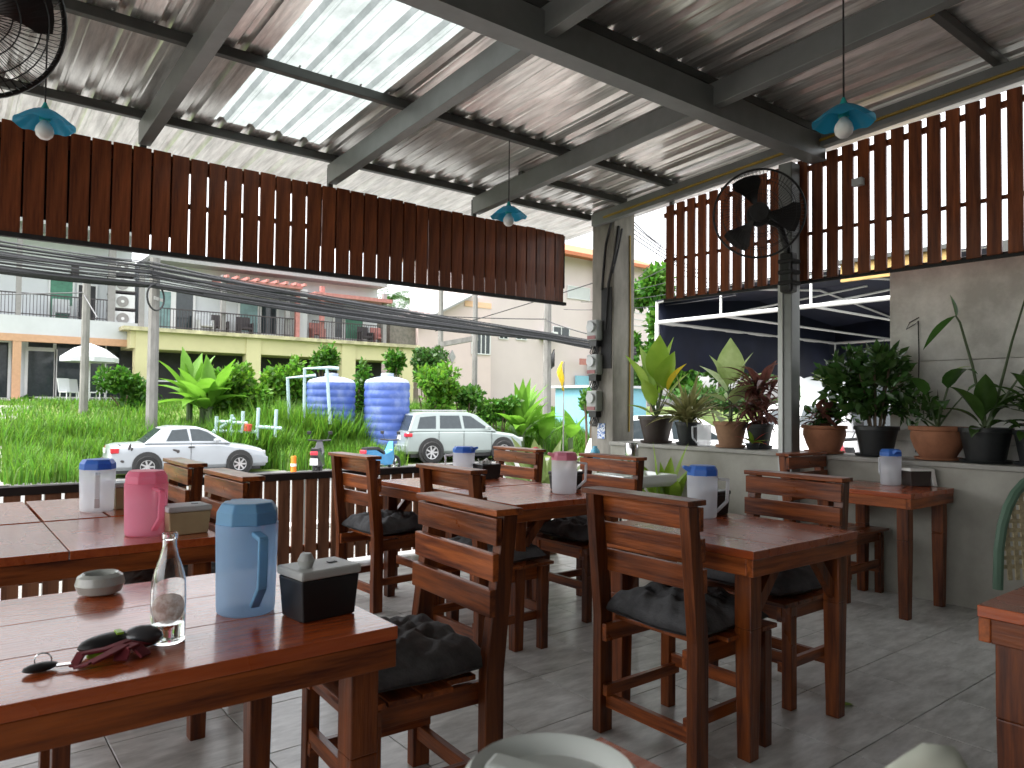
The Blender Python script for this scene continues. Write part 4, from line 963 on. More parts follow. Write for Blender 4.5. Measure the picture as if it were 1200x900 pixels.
B((GY(262, 340, YY).x, YY-.3, zt+2.55), (GY(352, 340, YY).x, YY+2, zt+2.7), 'pergola_beam', 'pergola_red', yb)
for k in range(9): x = GY(262, 340, YY).x+k*.5; MB().box((x, YY-.5, zt+2.71), (x+.12, YY+2, zt+2.85)).build('pergola_rafter', 'pergola_red', yb)
B((GY(366, 350, YY).x, YY-.4, zt+2.3), (GY(456, 350, YY).x, YY+2, zt+2.5), 'canopy', 'pergola_red', yb)
B((GY(168, 340, YU).x, YU-1.2, zt+3.401), (GY(442, 370, YU).x, YU+8, zt+3.6), 'roof_slab', 'roof_grey', yb)
B((GY(457, 390, YY+1.5).x, YY+1.5, zt), (GY(494, 390, YY+1.5).x, YY+4, zt+1.5), 'stone_parapet', 'stone_wall', yb)
# rattan balcony chairs
def balcony_chair(px, label, mt_='rail_dark', Y=YY+.9, z=None):
    x = GY(px, 385, Y).x; t = thing('balcony_chair', label, 'chair', (x, Y, z or zt), 0, 'balcony chairs')
    B((-.35, -.3, .3), (.35, .35, .42), 'seat', mt_, t, bevel=.03); B((-.35, .3, .421), (.35, .4, 1.0), 'backrest', mt_, t, bevel=.04)
    for s in (-1, 1): B((s*.36, -.3, .0), (s*.29, .299, .65), 'side_panel', mt_, t)
balcony_chair(240, 'pale balcony chair beside the curtained doors', 'offwhite'); balcony_chair(258, 'dark wicker chair by the grey balcony post'); balcony_chair(287, 'dark wicker chair in front of teal curtain')
balcony_chair(372, 'dark chair beside the red canopy post', 'pergola_red'); balcony_chair(428, 'dark chair on the canopied balcony'); balcony_chair(443, 'reddish wooden chair at the balcony corner', 'pergola_red')
balcony_chair(72, 'white chair behind the white building balcony rail', 'offwhite', YW+.8, zs1)
# air conditioners stacked on the white building
def aircon(px0, py0, px1, py1, Y, label):
    a, b = GY(px0, py0, Y), GY(px1, py1, Y); t = thing('air_conditioner', label, 'air conditioner', ((a.x+b.x)/2, Y, min(a.z, b.z)), 0, 'air conditioner units')
    w, h = abs(b.x-a.x), abs(a.z-b.z); B((-w/2, 0, .08), (w/2, 1.7, h), 'casing', 'white_frame', t, bevel=.02)
    MB().cyl((-w*.1, 0, h*.53), (-w*.1, -.03, h*.53), h*.36, n=20).build('fan_grille', 'grey_post', t); MB().cyl((-w*.1, -.031, h*.53), (-w*.1, -.05, h*.53), h*.1, n=12).build('fan_hub', 'white_frame', t)
    B((-w/2-.05, .02, 0), (w/2+.05, 1.7, .079), 'bracket', 'rail_dark', t)
for k, lb in enumerate(('air conditioner at the top of the stack beside utility pole', 'air conditioner second from the top of the stack', 'air conditioner third from the top of the stack', 'air conditioner lowest of the stack beside utility pole')):
    aircon(134, 304+20*k, 158, 324+20*k, YW+.1, lb)
# patio umbrella and chairs
um = thing('patio_umbrella', 'white patio umbrella on the white building terrace', 'umbrella', (GY(104, 470, 36.5).x, 36.5, GZ0))
zc = GY(104, 402, 36.5).z-GZ0; ru = abs(GY(139, 420, 36.5).x-GY(69, 420, 36.5).x)/2; ze = GY(104, 419, 36.5).z-GZ0
q = MB(); n = 8
for k in range(n):
    a0, a1 = 2*math.pi*k/n, 2*math.pi*(k+1)/n
    q = MB(); q.add([(0, 0, zc), (ru*.55*math.cos(a0), ru*.55*math.sin(a0), ze+(zc-ze)*.62), (ru*.55*math.cos(a1), ru*.55*math.sin(a1), ze+(zc-ze)*.62), (ru*math.cos(a0), ru*math.sin(a0), ze), (ru*math.cos(a1), ru*math.sin(a1), ze), (ru*math.cos(a0), ru*math.sin(a0), ze-.2), (ru*math.cos(a1), ru*math.sin(a1), ze-.2)], [(0, 1, 2), (1, 3, 4, 2), (3, 5, 6, 4)])
    q.build('canopy_panel', 'white_wall', um)
MB().cyl((0, 0, 0), (0, 0, zc), .035).build('pole', 'white_frame', um)
for px, Y, lb in ((80, 36.0, 'white patio chair beside the glass door'), (92, 36.9, 'white patio chair directly under the white umbrella'), (115, 36.2, 'white patio chair beside the leafy shrub')):
    t = thing('patio_chair', lb, 'chair', (GY(px, 460, Y).x, Y, GZ0), random.uniform(-1, 1), 'patio chairs')
    B((-.25, -.25, .4), (.25, .25, .45), 'seat', 'offwhite', t); MB().bar((0, .25, .451), (0, .36, 1.0), .5, .05).build('backrest', 'offwhite', t)
    for sx in (-1, 1):
        for sy in (-1, 1): MB().bar((sx*.22, sy*.22, 0), (sx*.22, sy*.2, .4), .03, .03).build('leg', 'white_frame', t)

# ---- pink building on the right and its low neighbour
YP = 40
pb = thing('pink_building', 'tall pale pink building with orange-tiled eaves', 'building')
x0, x1 = GY(560, 400, YP).x, GY(752, 400, YP).x; xm = GY(694, 400, YP).x; zt2 = GY(640, 296, YP).z
B((x0, YP, GZ0-1.5), (xm, YP+9, zt2), 'wall', 'cream_wall', pb); B((xm, YP-.6, GZ0-1.5), (x1, YP+9, zt2+.3), 'stair_tower', 'cream_wall', pb)
a = GY(648, 302, YP-1.2); b = GY(780, 320, YP-1.2)
q = MB(); q.loft([[(x0-.8, YP-1.6, zt2), (x1+1.6, YP-1.6, zt2), (x1+1.6, YP+10, zt2), (x0-.8, YP+10, zt2)], [(x0+1, YP+2, zt2+1.5), (x1-1, YP+2, zt2+1.5), (x1-1, YP+7, zt2+1.5), (x0+1, YP+7, zt2+1.5)]]); q.build('hip_roof', 'roof_orange', pb)
B((x0-.82, YP-1.62, zt2-.25), (x1+1.62, YP-1.4, zt2-.001), 'fascia', 'roof_orange', pb)
for p in ((561, 390, 573, 414), (585, 388, 594, 397), (605, 388, 616, 398), (648, 383, 666, 398)): op(pb, *p, YP, 'window_glass', 'window', .06, 1)
op(pb, 665, 335, 690, 352, YP, 'offwhite', 'shutter', .05)
for k in range(8): MB().box((xm+.1, YP-.63, zt2-1.2-.5*k), (x1-.1, YP-.6, zt2-1.15-.5*k)).build('clapboard_line', 'offwhite', pb)
rect(pb, 695, 425, 692+60, 470, YP-.7, 'balcony_panel', 'cream_wall', .4)
rect(pb, 676, 440, 690, 500, YP-.3, 'blue_door', 'cyan_wall', .2); rect(pb, 680, 420, 692, 428, YP-.9, 'red_grille', 'pergola_red', .1)
for p in ((563, 417, 571, 429), (642, 388, 654, 398)):
    aircon(p[0], p[1], p[2], p[3], YP-.9, 'air conditioner on the pink building %s' % ('under barred window' if p[0] == 563 else 'beside the concrete utility pole'))
lb_ = thing('gabled_house', 'low pale pink house with sloping grey roof edge', 'building')
YG = 38.8
pts = [(490, 500), (575, 500), (575, 352), (547, 347), (490, 377)]
pv = [(GY(x, y, YG).x, GY(x, y, YG).z) for x, y in pts]; pv[0] = (pv[0][0], .0); pv[1] = (pv[1][0], 0)
MB().prism(pv, 'y', YG, YG+6).build('wall', 'pink_wall', lb_)
MB().bar((pv[4][0]-.6, YG-.35, pv[4][1]-.3), (pv[3][0]+.3, YG-.35, pv[3][1]+.12), .7, .12).build('roof_edge', 'roof_grey', lb_)
rect(lb_, 545, 352, 576, 362, YG-.05, 'peach_panel', 'peach', .1)
d = GY(530, 418, YG-.06); s_ = .42; q = MB().prism([(d.x-s_*.6, d.z), (d.x, d.z-s_), (d.x+s_*.6, d.z), (d.x, d.z+s_)], 'y', YG-.08, YG-.002); q.build('diamond_vent', 'roof_grey', lb_)
op(lb_, 553, 386, 573, 415, YG, 'window_glass', 'window', .06, 3)
cb = thing('blue_shed', 'pale blue painted low shed behind the concrete column', 'building')
a, b = GY(702, 450, 24), GY(757, 500, 24); B((a.x, 24, -.8), (b.x, 27, GY(730, 455, 24).z), 'wall', 'cyan_wall', cb); B((a.x-.2, 23.7, GY(730, 455, 24).z+.001), (b.x+.2, 27.2, GY(730, 455, 24).z+.12), 'roof', 'offwhite', cb)

# ================================================================== POLES, CABLES
def upole(px, pyb, pyt, dep, wpx, label, name='utility_pole', lamp=False):
    c = GD(px, 450, dep); g0 = gh(c.y); zt_ = GD(px, pyt, dep).z; r = wpx*dep/FPX/2
    t = thing(name, label, 'pole', (c.x, c.y, g0-.05), random.random(), 'concrete utility poles')
    MB().cyl((0, 0, 0), (0, 0, zt_-g0), r*1.06, r*.92, 8).build('shaft', 'pole_concrete', t)
    return t, Vector((c.x, c.y, zt_))
pA, A = upole(178.5, 500, 300, 24, 13, 'thick concrete utility pole behind the silver car')
pA2, A2 = upole(98.5, 490, 330, 27, 9, 'thin concrete post with white stay in front of the umbrella')
pB, Bp = upole(641, 515, 350, 33, 9.5, 'concrete utility pole beside the yellow flag')
pC, Cp = upole(515.5, 460, 330, 40, 6.5, 'slim concrete pole before the gabled house'); pD, Dp = upole(556, 470, 340, 36, 6.5, 'slim concrete pole before the barred window')
for k in range(3): MB().box((-.35, -.16, A.z-gh(A.y)-.5-.45*k), (.35, -.14, A.z-gh(A.y)-.4-.45*k)).build('cross_arm', 'galvanised', pA)
MB().ring((-.45, -.25, A.z-gh(A.y)-1.35), (.2, 1, 0), .42, .03, 28, 6).build('cable_coil', 'cable', pA)
for k, dx in enumerate((-.95, -.45, .55, 1.1)): MB().ring((dx, -.25, Bp.z-gh(Bp.y)-2.7), (.1, 1, 0), .32, .03, 24, 6).build('cable_coil', 'cable', pB)
MB().tube([(-1.1, -.25, Bp.z-gh(Bp.y)-2.32), (1.3, -.25, Bp.z-gh(Bp.y)-2.4)], .03).build('coil_hanger', 'cable', pB)
c = GD(515, 404, 38); d = GD(560, 396, 38); ca = MB().bar(c, d, .3, .25).build('cross_beam', 'pole_concrete'); tag(ca, 'concrete cross beam joining the two slim poles', 'beam')
L_lab = 'dark overhead cable in the thick bundle above the silver car'
g = random.Random(21)
for i in range(20):
    f = (i+g.uniform(-.8, .8))/19; f2 = (i+g.uniform(-1.6, 1.6))/19; f3 = (i+g.uniform(-3, 3))/19
    s = GD(-60, 272+f*38, 18.6+g.uniform(-.5, .5)); m_ = GD(178, 306+f2*30, 23.6); e = GD(641, 390+f3*8, 32.6); e2 = GD(745, 407+f3*9, 36)
    wire([s, m_, e, e2], g.choice((.016, .02, .028, .038, .045)), L_lab, 'overhead_cable', 'cable' if i % 4 else 'cable_grey', group='bundled overhead cables', sag=.003+.012*g.random())
wire([GD(-60, 312, 18.6), GD(178, 334, 23.6), GD(641, 397, 32.6), GD(745, 414, 36)], .075, 'thickest black cable beneath the overhead bundle', 'overhead_cable', sag=.002)
wire([GD(178, 322, 23.6), GD(400, 352, 28), GD(641, 392, 32.6)], .06, 'thick black cable running from thick pole to flag pole', 'overhead_cable', sag=.002)
for (p, q_, lb, s) in (((430, 364, 37), (640, 374, 32.8), 'single overhead cable running to the yellow flag pole', .01), ((641, 376, 32.8), (695, 393, 26), 'short overhead cable from flag pole to the concrete column', .005), ((0, 345, 26), (98, 343, 27), 'white telephone wire tied to the thin post', 0), ((98, 345, 27), (114, 372, 26), 'white stay wire dropping from the thin post', 0), ((510, 388, 38), (700, 330, 30), 'overhead wire rising past the pink building', .004)):
    wire([GD(*p), GD(*q_)], .022, lb, 'overhead_cable', 'cable_grey' if 'white' in lb else 'cable', sag=s)

# ================================================================== VEHICLES
def wheel(t, x, y, r, w=.19, material='rim', spokes=7):
    s = 1 if y > 0 else -1
    tw = MB().lathe([(r*.62, -w/2), (r*.93, -w/2), (r, -w*.32), (r, w*.32), (r*.93, w/2), (r*.62, w/2)], 28, cap=False)
    tw.v = [(x+a, y+c, r+b) for a, b, c in tw.v]; tr = tw.build('wheel', 'rubber', t, smooth=True)
    q = MB().cyl((x, y-.03*s, r), (x, y+.0*s, r), r*.63, n=24); q.build('wheel_dish', 'car_dark', tr)
    q = MB()
    for k in range(spokes):
        a = 2*math.pi*k/spokes; q.bar((x+r*.1*math.cos(a), y+s*w*.36, r+r*.1*math.sin(a)), (x+r*.58*math.cos(a), y+s*w*.42, r+r*.58*math.sin(a)), r*.14, .03, up=(0, 1, 0))
    q.cyl((x, y+s*w*.3, r), (x, y+s*w*.46, r), r*.15, n=12); q.ring((x, y+s*w*.42, r), (0, 1, 0), r*.6, r*.045, 28, 5)
    q.build('rim', material, tr, smooth=True)
def car(t, L, prof, wid, belt, cab, paint, wheels, rad, windows, sill=.2):
    """prof: [(x, ztop)] of the lower body; cab: greenhouse outline [(x,z)] ; windows: list of side panes [(x,z)...]; x runs to the nose"""
    rings = []
    for x, zt_, hw in prof:
        zb_ = sill+.0*x; zm = zb_+(zt_-zb_)*.55
        e = max(0, abs(x)/(L/2)-.9)*.6
        rings.append([(x, -hw*.86, zb_), (x, -hw*.985, zb_+.1), (x, -hw, zm), (x, -hw*.965, zt_-.09), (x, -hw*.86, zt_-.012), (x, -hw*.4, zt_+.012), (x, hw*.4, zt_+.012), (x, hw*.86, zt_-.012), (x, hw*.965, zt_-.09), (x, hw, zm), (x, hw*.985, zb_+.1), (x, hw*.86, zb_)])
    bd = MB().loft(rings).build('body', paint, t, smooth=True, bevel=.012)
    zmin = min(z for x, z in cab); zmax = max(z for x, z in cab)
    def hwz(z): return wid*(.93-.24*(z-zmin)/(zmax-zmin))
    n = len(cab); q = MB(); q.add([(x, -hwz(z), z) for x, z in cab]+[(x, hwz(z), z) for x, z in cab], [tuple(range(n)), tuple(range(2*n-1, n-1, -1))]+[(i, n+i, n+(i+1) % n, (i+1) % n) for i in range(n)])
    q.build('cabin', paint, t, bevel=.035)
    for w in windows:
        for s in (-1, 1):
            q = MB(); m_ = len(w); q.add([(x, s*(hwz(z)+.004), z) for x, z in w]+[(x, s*(hwz(z)-.02), z) for x, z in w], [tuple(range(m_)), tuple(range(2*m_-1, m_-1, -1))]+[(i, m_+i, m_+(i+1) % m_, (i+1) % m_) for i in range(m_)])
            q.build('side_window', 'car_glass', t)
    return hwz, zmin, zmax
def glass_slope(t, p, q_, hwz, name):     # windscreen / rear glass between two profile points
    (xa, za), (xb, zb_) = p, q_; nx, nz = (zb_-za), -(xb-xa); L_ = math.hypot(nx, nz); nx, nz = nx/L_, nz/L_
    if nz < 0: nx, nz = -nx, -nz
    o = .012; ha, hb = hwz(za)*.9, hwz(zb_)*.9; pa = lambda k: xa+(xb-xa)*k; pz_ = lambda k: za+(zb_-za)*k
    q = MB(); q.add([(pa(.06)+nx*o, -ha, pz_(.06)+nz*o), (pa(.06)+nx*o, ha, pz_(.06)+nz*o), (pa(.92)+nx*o, hb, pz_(.92)+nz*o), (pa(.92)+nx*o, -hb, pz_(.92)+nz*o)], [(0, 1, 2, 3)])
    b = q.build(name, 'car_glass', t); m_ = b.modifiers.new('solid', 'SOLIDIFY'); m_.thickness = .01; return b
# silver sedan
cc = GD(221, 552, 21.2); sd_ = thing('sedan_car', 'old silver sedan with dark scuffs parked on the grass verge', 'car', (cc.x-.1, 22.35, -.8), R(-4))
hw = .82
prof = [(-2.05, .62, .66), (-1.98, .86, .74), (-1.8, .9, .8), (-1.0, .93, hw), (0, .93, hw), (.75, .92, hw), (1.0, .88, hw), (1.6, .8, .8), (1.93, .71, .76), (2.07, .58, .68)]
cab = [(-1.22, .9), (-.72, 1.33), (-.45, 1.38), (.15, 1.36), (.42, 1.27), (1.05, .88)]
hz_, z0_, z1_ = car(sd_, 4.1, prof, .84, .9, cab, 'car_silver', None, .3, [[(-.66, .97), (-.5, 1.27), (-.12, 1.3), (-.06, .97)], [(.0, .97), (-.04, 1.3), (.2, 1.29), (.42, 1.21), (.78, .95)]])
glass_slope(sd_, (-1.22, .9), (-.72, 1.33), hz_, 'rear_window'); glass_slope(sd_, (1.05, .88), (.42, 1.27), hz_, 'windscreen')
for x in (-1.12, 1.28):
    for s in (-1, 1):
        MB().cyl((x, s*.7, .33), (x, s*.832, .33), .37, n=24).build('arch_shade_disc', 'car_dark', sd_); wheel(sd_, x, s*.775, .295, .18)  # dark discs stand in for the shaded hollows around the wheels
for s in (-1, 1):
    MB().cbox((-1.9, s*.74, .74), (.2, .14, .14)).build('tail_light', 'tail_red', sd_, bevel=.02); MB().cbox((1.98, s*.6, .6), (.12, .22, .11)).build('headlight', 'meter_glass', sd_, bevel=.02)
    MB().cbox((.62, s*.9, .98), (.14, .16, .1)).build('side_mirror', 'car_silver', sd_, bevel=.03); MB().cbox((-.02, s*.822, .8), (.16, .03, .035)).build('door_handle', 'car_dark', sd_)
    MB().box((-.035, s*.826, .3), (-.025, s*.815, .93)).build('door_gap', 'car_dark', sd_)
MB().cbox((-2.03, 0, .42), (.14, 1.4, .16)).build('rear_bumper', 'car_dark', sd_, bevel=.03); MB().cbox((2.06, 0, .38), (.12, 1.36, .2)).build('front_bumper', 'car_silver', sd_, bevel=.03)
MB().cbox((-2.075, 0, .72), (.01, .5, .12)).build('licence_plate', 'white_frame', sd_)
for x, z, a, b in ((-1.55, .84, .035, .09), (-1.5, .78, .03, .05), (-.42, .72, .09, .03), (-.36, .69, .04, .05), (-1.72, .46, .05, .035), (-1.8, .89, .05, .015)): MB().lathe([(1e-3, .012), (a*.7, .01), (a, 0)], 9, c=(0, 0, 0), sy=b/a).build('scuff', 'rust_patch', sd_, loc=(x, -.805-.016*(abs(x) < 1), z), rot=(R(90), .3, 0))
B((-1.9, -.68, .12), (1.9, .68, .21), 'underside', 'car_dark', sd_)
# SUV
c2 = GD(545, 540, 26.6); sv_ = thing('suv_car', 'silver-green SUV parked beside the blue water tanks', 'car', (c2.x+.05, 22.55, -.8), R(-10))
hw = .92
prof = [(-2.3, .75, .76), (-2.24, 1.1, .86), (-2.0, 1.15, .9), (-.8, 1.15, hw), (.6, 1.14, hw), (1.1, 1.1, hw), (1.9, 1.0, .88), (2.25, .86, .8), (2.36, .65, .66)]
cab = [(-2.22, 1.1), (-1.95, 1.7), (-1.6, 1.78), (.1, 1.78), (.45, 1.68), (1.2, 1.08)]
hz_, z0_, z1_ = car(sv_, 4.7, prof, .93, 1.1, cab, 'suv_silver', None, .38, [[(-1.9, 1.2), (-1.75, 1.6), (-1.15, 1.65), (-1.2, 1.2)], [(-1.05, 1.2), (-1.0, 1.66), (-.25, 1.66), (-.2, 1.2)], [(-.1, 1.2), (-.13, 1.66), (.2, 1.64), (.85, 1.2)]], sill=.32)
glass_slope(sv_, (-2.22, 1.1), (-1.95, 1.7), hz_, 'rear_window'); glass_slope(sv_, (1.2, 1.08), (.45, 1.68), hz_, 'windscreen')
for x in (-1.4, 1.42):
    for s in (-1, 1):
        MB().cyl((x, s*.78, .42), (x, s*.935, .42), .47, n=26).build('arch_shade_disc', 'car_dark', sv_); wheel(sv_, x, s*.88, .38, .24)
for s in (-1, 1):
    MB().cbox((-2.2, s*.76, .98), (.24, .26, .13)).build('tail_light', 'tail_red', sv_, bevel=.03); MB().cbox((2.24, s*.64, .78), (.2, .28, .15)).build('headlight', 'meter_glass', sv_, bevel=.03)
    MB().cbox((.75, s*1.03, 1.22), (.16, .2, .14)).build('side_mirror', 'suv_silver', sv_, bevel=.03)
    MB().bar((-1.6, s*.55, 1.83), (.1, s*.55, 1.83), .04, .05).build('roof_rail', 'galvanised', sv_)
    for x in (-1.12, -.16, .95): MB().box((x, s*.926, .45), (x+.012, s*.915, 1.12)).build('door_gap', 'car_dark', sv_)
MB().cbox((-2.32, 0, .52), (.16, 1.6, .26)).build('rear_bumper', 'suv_silver', sv_, bevel=.04); MB().cbox((-2.3, 0, .88), (.02, .52, .16)).build('licence_plate', 'white_frame', sv_)
B((-2.1, -.75, .2), (2.1, .75, .33), 'underside', 'car_dark', sv_)
# white hatch near the pole, mostly hidden
c3 = GD(668, 545, 15.5); wv = thing('white_car', 'pale parked car half hidden behind the croton bush', 'car', (c3.x+1.6, c3.y-1.6, gh(c3.y-1.6)), R(-38))
prof = [(-1.9, .7, .7), (-1.8, .95, .8), (0, 1.0, .83), (.9, .96, .83), (1.7, .8, .78), (1.9, .6, .66)]
hz_, a_, b_ = car(wv, 3.8, prof, .84, .95, [(-1.75, .93), (-1.4, 1.42), (.0, 1.48), (.35, 1.38), (1.05, .92)], 'car_white', None, .3, [[(-1.3, 1.0), (-1.15, 1.36), (-.45, 1.4), (-.4, 1.0)], [(-.3, 1.0), (-.33, 1.4), (.1, 1.38), (.7, 1.0)]], sill=.22)
glass_slope(wv, (1.05, .92), (.35, 1.38), hz_, 'windscreen'); glass_slope(wv, (-1.75, .93), (-1.4, 1.42), hz_, 'rear_window')
for x in (-1.15, 1.15):
    for s in (-1, 1): MB().cyl((x, s*.7, .31), (x, s*.845, .31), .36, n=22).build('arch_shade_disc', 'car_dark', wv); wheel(wv, x, s*.79, .29)
def motorbike(px, py, dep, rz_, paint, label, accent):
    c = GD(px, py, dep); t = thing('motorbike', label, 'motorbike', (c.x, c.y, gh(c.y)), rz_, 'parked motorbikes')
    for x in (-.6, .62): 
        w_ = MB().ring((x, 0, .28), (0, 1, 0), .24, .045, 24, 8).build('wheel', 'rubber', t, smooth=True); q = MB()
        for k in range(6): a = k*math.pi/3; q.bar((x, 0, .28), (x+.22*math.cos(a), 0, .28+.22*math.sin(a)), .03, .02, up=(0, 1, 0))
        q.build('spokes', 'rim', w_)
    MB().loft([[(-.78, -.1, .62), (-.78, .1, .62), (-.78, .08, .78), (-.78, -.08, .78)], [(-.4, -.16, .42), (-.4, .16, .42), (-.4, .13, .76), (-.4, -.13, .76)], [(0, -.14, .3), (0, .14, .3), (0, .1, .6), (0, -.1, .6)], [(.3, -.16, .3), (.3, .16, .3), (.34, .14, .72), (.34, -.14, .72)], [(.46, -.12, .5), (.46, .12, .5), (.44, .08, 1.0), (.44, -.08, 1.0)]]).build('fairing', paint, t, smooth=True, bevel=.02)
    MB().loft([[(-.8, -.1, .78), (-.8, .1, .78), (-.8, .08, .84), (-.8, -.08, .84)], [(-.3, -.14, .765), (-.3, .14, .765), (-.3, .12, .84), (-.3, -.12, .84)], [(.05, -.1, .62), (.05, .1, .62), (.05, .08, .7), (.05, -.08, .7)]]).build('saddle', 'black_matte', t, smooth=True)
    MB().tube([(.36, -.32, 1.02), (.44, -.1, 1.0), (.44, .1, 1.0), (.36, .32, 1.02)], .022, 8).build('handlebar', 'black_plastic', t)
    MB().tube([(.46, 0, .9), (.62, 0, .28)], .04, 8).build('fork', 'moto_dark', t)
    MB().cbox((-.84, 0, .72), (.08, .2, .1)).build('tail_light', accent, t, bevel=.02); MB().cbox((-.88, 0, .5), (.02, .2, .18)).build('licence_plate', 'white_frame', t)
    for s in (-1, 1):
        MB().tube([(.4, s*.2, 1.02), (.4, s*.28, 1.2)], .008, 5).build('mirror_stem', 'black_plastic', t); MB().cbox((.4, s*.29, 1.22), (.03, .12, .09)).build('mirror', 'black_plastic', t, bevel=.015)
    return t
motorbike(372, 552, 20.3, R(60), 'moto_dark', 'dark motorbike with red tail light near orange bollard', 'moto_red')
motorbike(447, 550, 21.0, R(25), 'moto_blue', 'blue motorbike parked behind the silver SUV', 'moto_red')
c = GD(344, 552, 19.8); bo = thing('bollard', 'orange bollard standing at the grass edge', 'bollard', (c.x, c.y, gh(c.y))); MB().cyl((0, 0, 0), (0, 0, .62), .08, .07, 12).build('post', 'bollard_orange', bo, smooth=True); MB().cyl((0, 0, .35), (0, 0, .42), .081, n=12).build('band', 'kerb_white', bo)

# ================================================================== TANKS, PIPES, FLAG
def tank(px, dep, wpx, label):
    c = GD(px, 470, dep); r = wpx*dep/FPX/2; zb_ = GD(px, 494, dep).z; g0 = gh(c.y); zt_ = GD(px, 447, dep).z
    t = thing('water_tank', label, 'tank', (c.x, c.y, g0-.05), 0, 'blue water tanks'); h0 = .15; H = zt_-g0
    MB().cyl((0, 0, 0), (0, 0, h0), r*1.1, n=20).build('plinth', 'path_concrete', t)
    pr = []; n = 9
    for k in range(n): z = h0+(H-h0)*k/n; dz = (H-h0)/n; pr += [(r*.965, z+.001), (r, z+dz*.25), (r, z+dz*.75), (r*.965, z+dz)]
    MB().lathe(pr, 32).build('shell', 'tank_blue', t, smooth=True)
    MB().lathe([(r*.98, H), (r*.9, H+.1), (r*.5, H+.2), (r*.28, H+.22), (r*.28, H+.34), (.01, H+.36)], 28).build('domed_lid', 'tank_top', t, smooth=True)
tank(388, 26.5, 56, 'ribbed blue water tank behind the pale pipe frame'); tank(453.5, 26.8, 53, 'ribbed blue water tank beside the green shrubs')
pf = thing('standpipe', 'pale blue pipe frame standing before the water tank', 'pipes'); 
D0 = 25.2
for k, pts in enumerate(([(356.5, 500), (357, 432), (386, 431), (397, 432)], [(387, 497), (383, 432)], [(340, 515), (337, 443), (370, 440)])):
    MB().tube([GD(x, y, D0) for x, y in pts], .06, 8).build('pipe', 'pipe_blue', pf, smooth=True)
gp = thing('pipe_rack', 'tangle of pale blue pipes on the bank behind silver car', 'pipes')
for pts in ([(253, 508), (254, 488)], [(271, 512), (272, 486)], [(284, 506), (285, 482)], [(301, 515), (303, 478)], [(322, 512), (324, 480)], [(250, 505), (300, 506)], [(255, 494), (290, 496)], [(245, 510), (275, 490)], [(300, 500), (330, 502)]):
    MB().tube([GD(x, y, 23.0) for x, y in pts], .055, 8).build('pipe', 'pipe_blue', gp, smooth=True)
MB().tube([GD(290, 505, 22.9), GD(291, 497, 22.9)], .12, 10).build('valve', 'kerb_red', gp)
fg = thing('flag', 'yellow flag hanging from a slanted stick by the pole', 'flag', GD(660, 500, 30)); fg.location.z = gh(fg.location.y)
o3 = fg.location.copy(); MB().tube([Vector((0, 0, 0)), GD(661, 424, 30)-o3], .03).build('stick', 'pole_concrete', fg)
q = MB(); n = 8; vs = []
for j in range(n+1):
    p = GD(661, 424+34*j/n, 30)-o3
    for i in range(4): u = i/3; vs.append(p+Vector((-.05-.28*u*math.sin(math.pi*min(1, .15+j/n*.85))**.8, .08*math.sin(u*5+j), 0)))
q.add(vs, [(j*4+i, j*4+i+1, (j+1)*4+i+1, (j+1)*4+i) for j in range(n) for i in range(3)]); b = q.build('cloth', 'flag_yellow', fg, smooth=True); b.modifiers.new('solid', 'SOLIDIFY').thickness = .01

# ================================================================== GREENERY OUTSIDE
def shrub(px, py, dep, rpx, hpx, n, label, material='bush', size=.22, name='shrub', group='shrubs on the bank', seed=0):
    c = GD(px, py, dep); s = dep/FPX; g0 = gh(c.y); t = thing(name, label, 'shrub', (c.x, c.y, g0-.05), 0, group); g = random.Random(seed+int(px))
    zc_ = c.z-g0; rx, rzv = rpx*s, hpx*s; cls = []
    for k in range(9): a = g.uniform(0, 6.28); rr = g.uniform(.2, .75); cls.append(((rx*rr*math.cos(a), rx*.7*rr*math.sin(a), zc_+rzv*g.uniform(-.55, .65)), (rx*g.uniform(.3, .5), rx*g.uniform(.3, .45), rzv*g.uniform(.28, .5))))
    leaf_cloud('foliage', cls, n, size, material, t, aspect=.6, shell=.3, kind='stuff')
    for k in range(4): a = k*1.6; MB().tube([(.1*math.cos(a), .1*math.sin(a), 0), (rx*.3*math.cos(a), rx*.2*math.sin(a), zc_*.6), (rx*.5*math.cos(a), rx*.3*math.sin(a), zc_)], .03, 5).build('stem', 'stem_brown', t)
shrub(146, 462, 29, 30, 30, 2600, 'dense shrub between the two grey poles', 'bush', .2)
shrub(258, 462, 28, 26, 32, 1800, 'leafy shrub behind the banana plant', 'bush_bright', .2); shrub(302, 460, 28, 38, 36, 3000, 'wide bright shrub behind the pipe rack', 'bush_bright', .2)
shrub(345, 455, 29, 24, 34, 1600, 'bright shrub behind the pale pipe frame', 'bush_bright', .2); shrub(418, 455, 30, 16, 36, 1300, 'narrow shrub between the two water tanks', 'bush', .2)
shrub(505, 462, 29, 34, 34, 2800, 'wide bright shrub beside the silver SUV', 'bush_bright', .2); shrub(500, 428, 35, 26, 22, 1500, 'dark shrub at the yellow building corner', 'tree_leaf', .22)
shrub(462, 428, 33, 14, 20, 800, 'small bush before the last yellow column', 'bush', .2); shrub(380, 424, 33, 16, 22, 900, 'small bush before a yellow column', 'bush', .2)
shrub(545, 470, 30, 26, 18, 1400, 'low bush beneath the slim poles', 'bush', .2); shrub(585, 478, 30, 26, 16, 1200, 'low bush in front of the banana clump', 'bush', .2); shrub(690, 470, 25, 14, 14, 500, 'small bush in front of the blue shed', 'bush', .18)
shrub(20, 470, 33, 20, 6, 500, 'low planting along the white terrace', 'bush', .18)
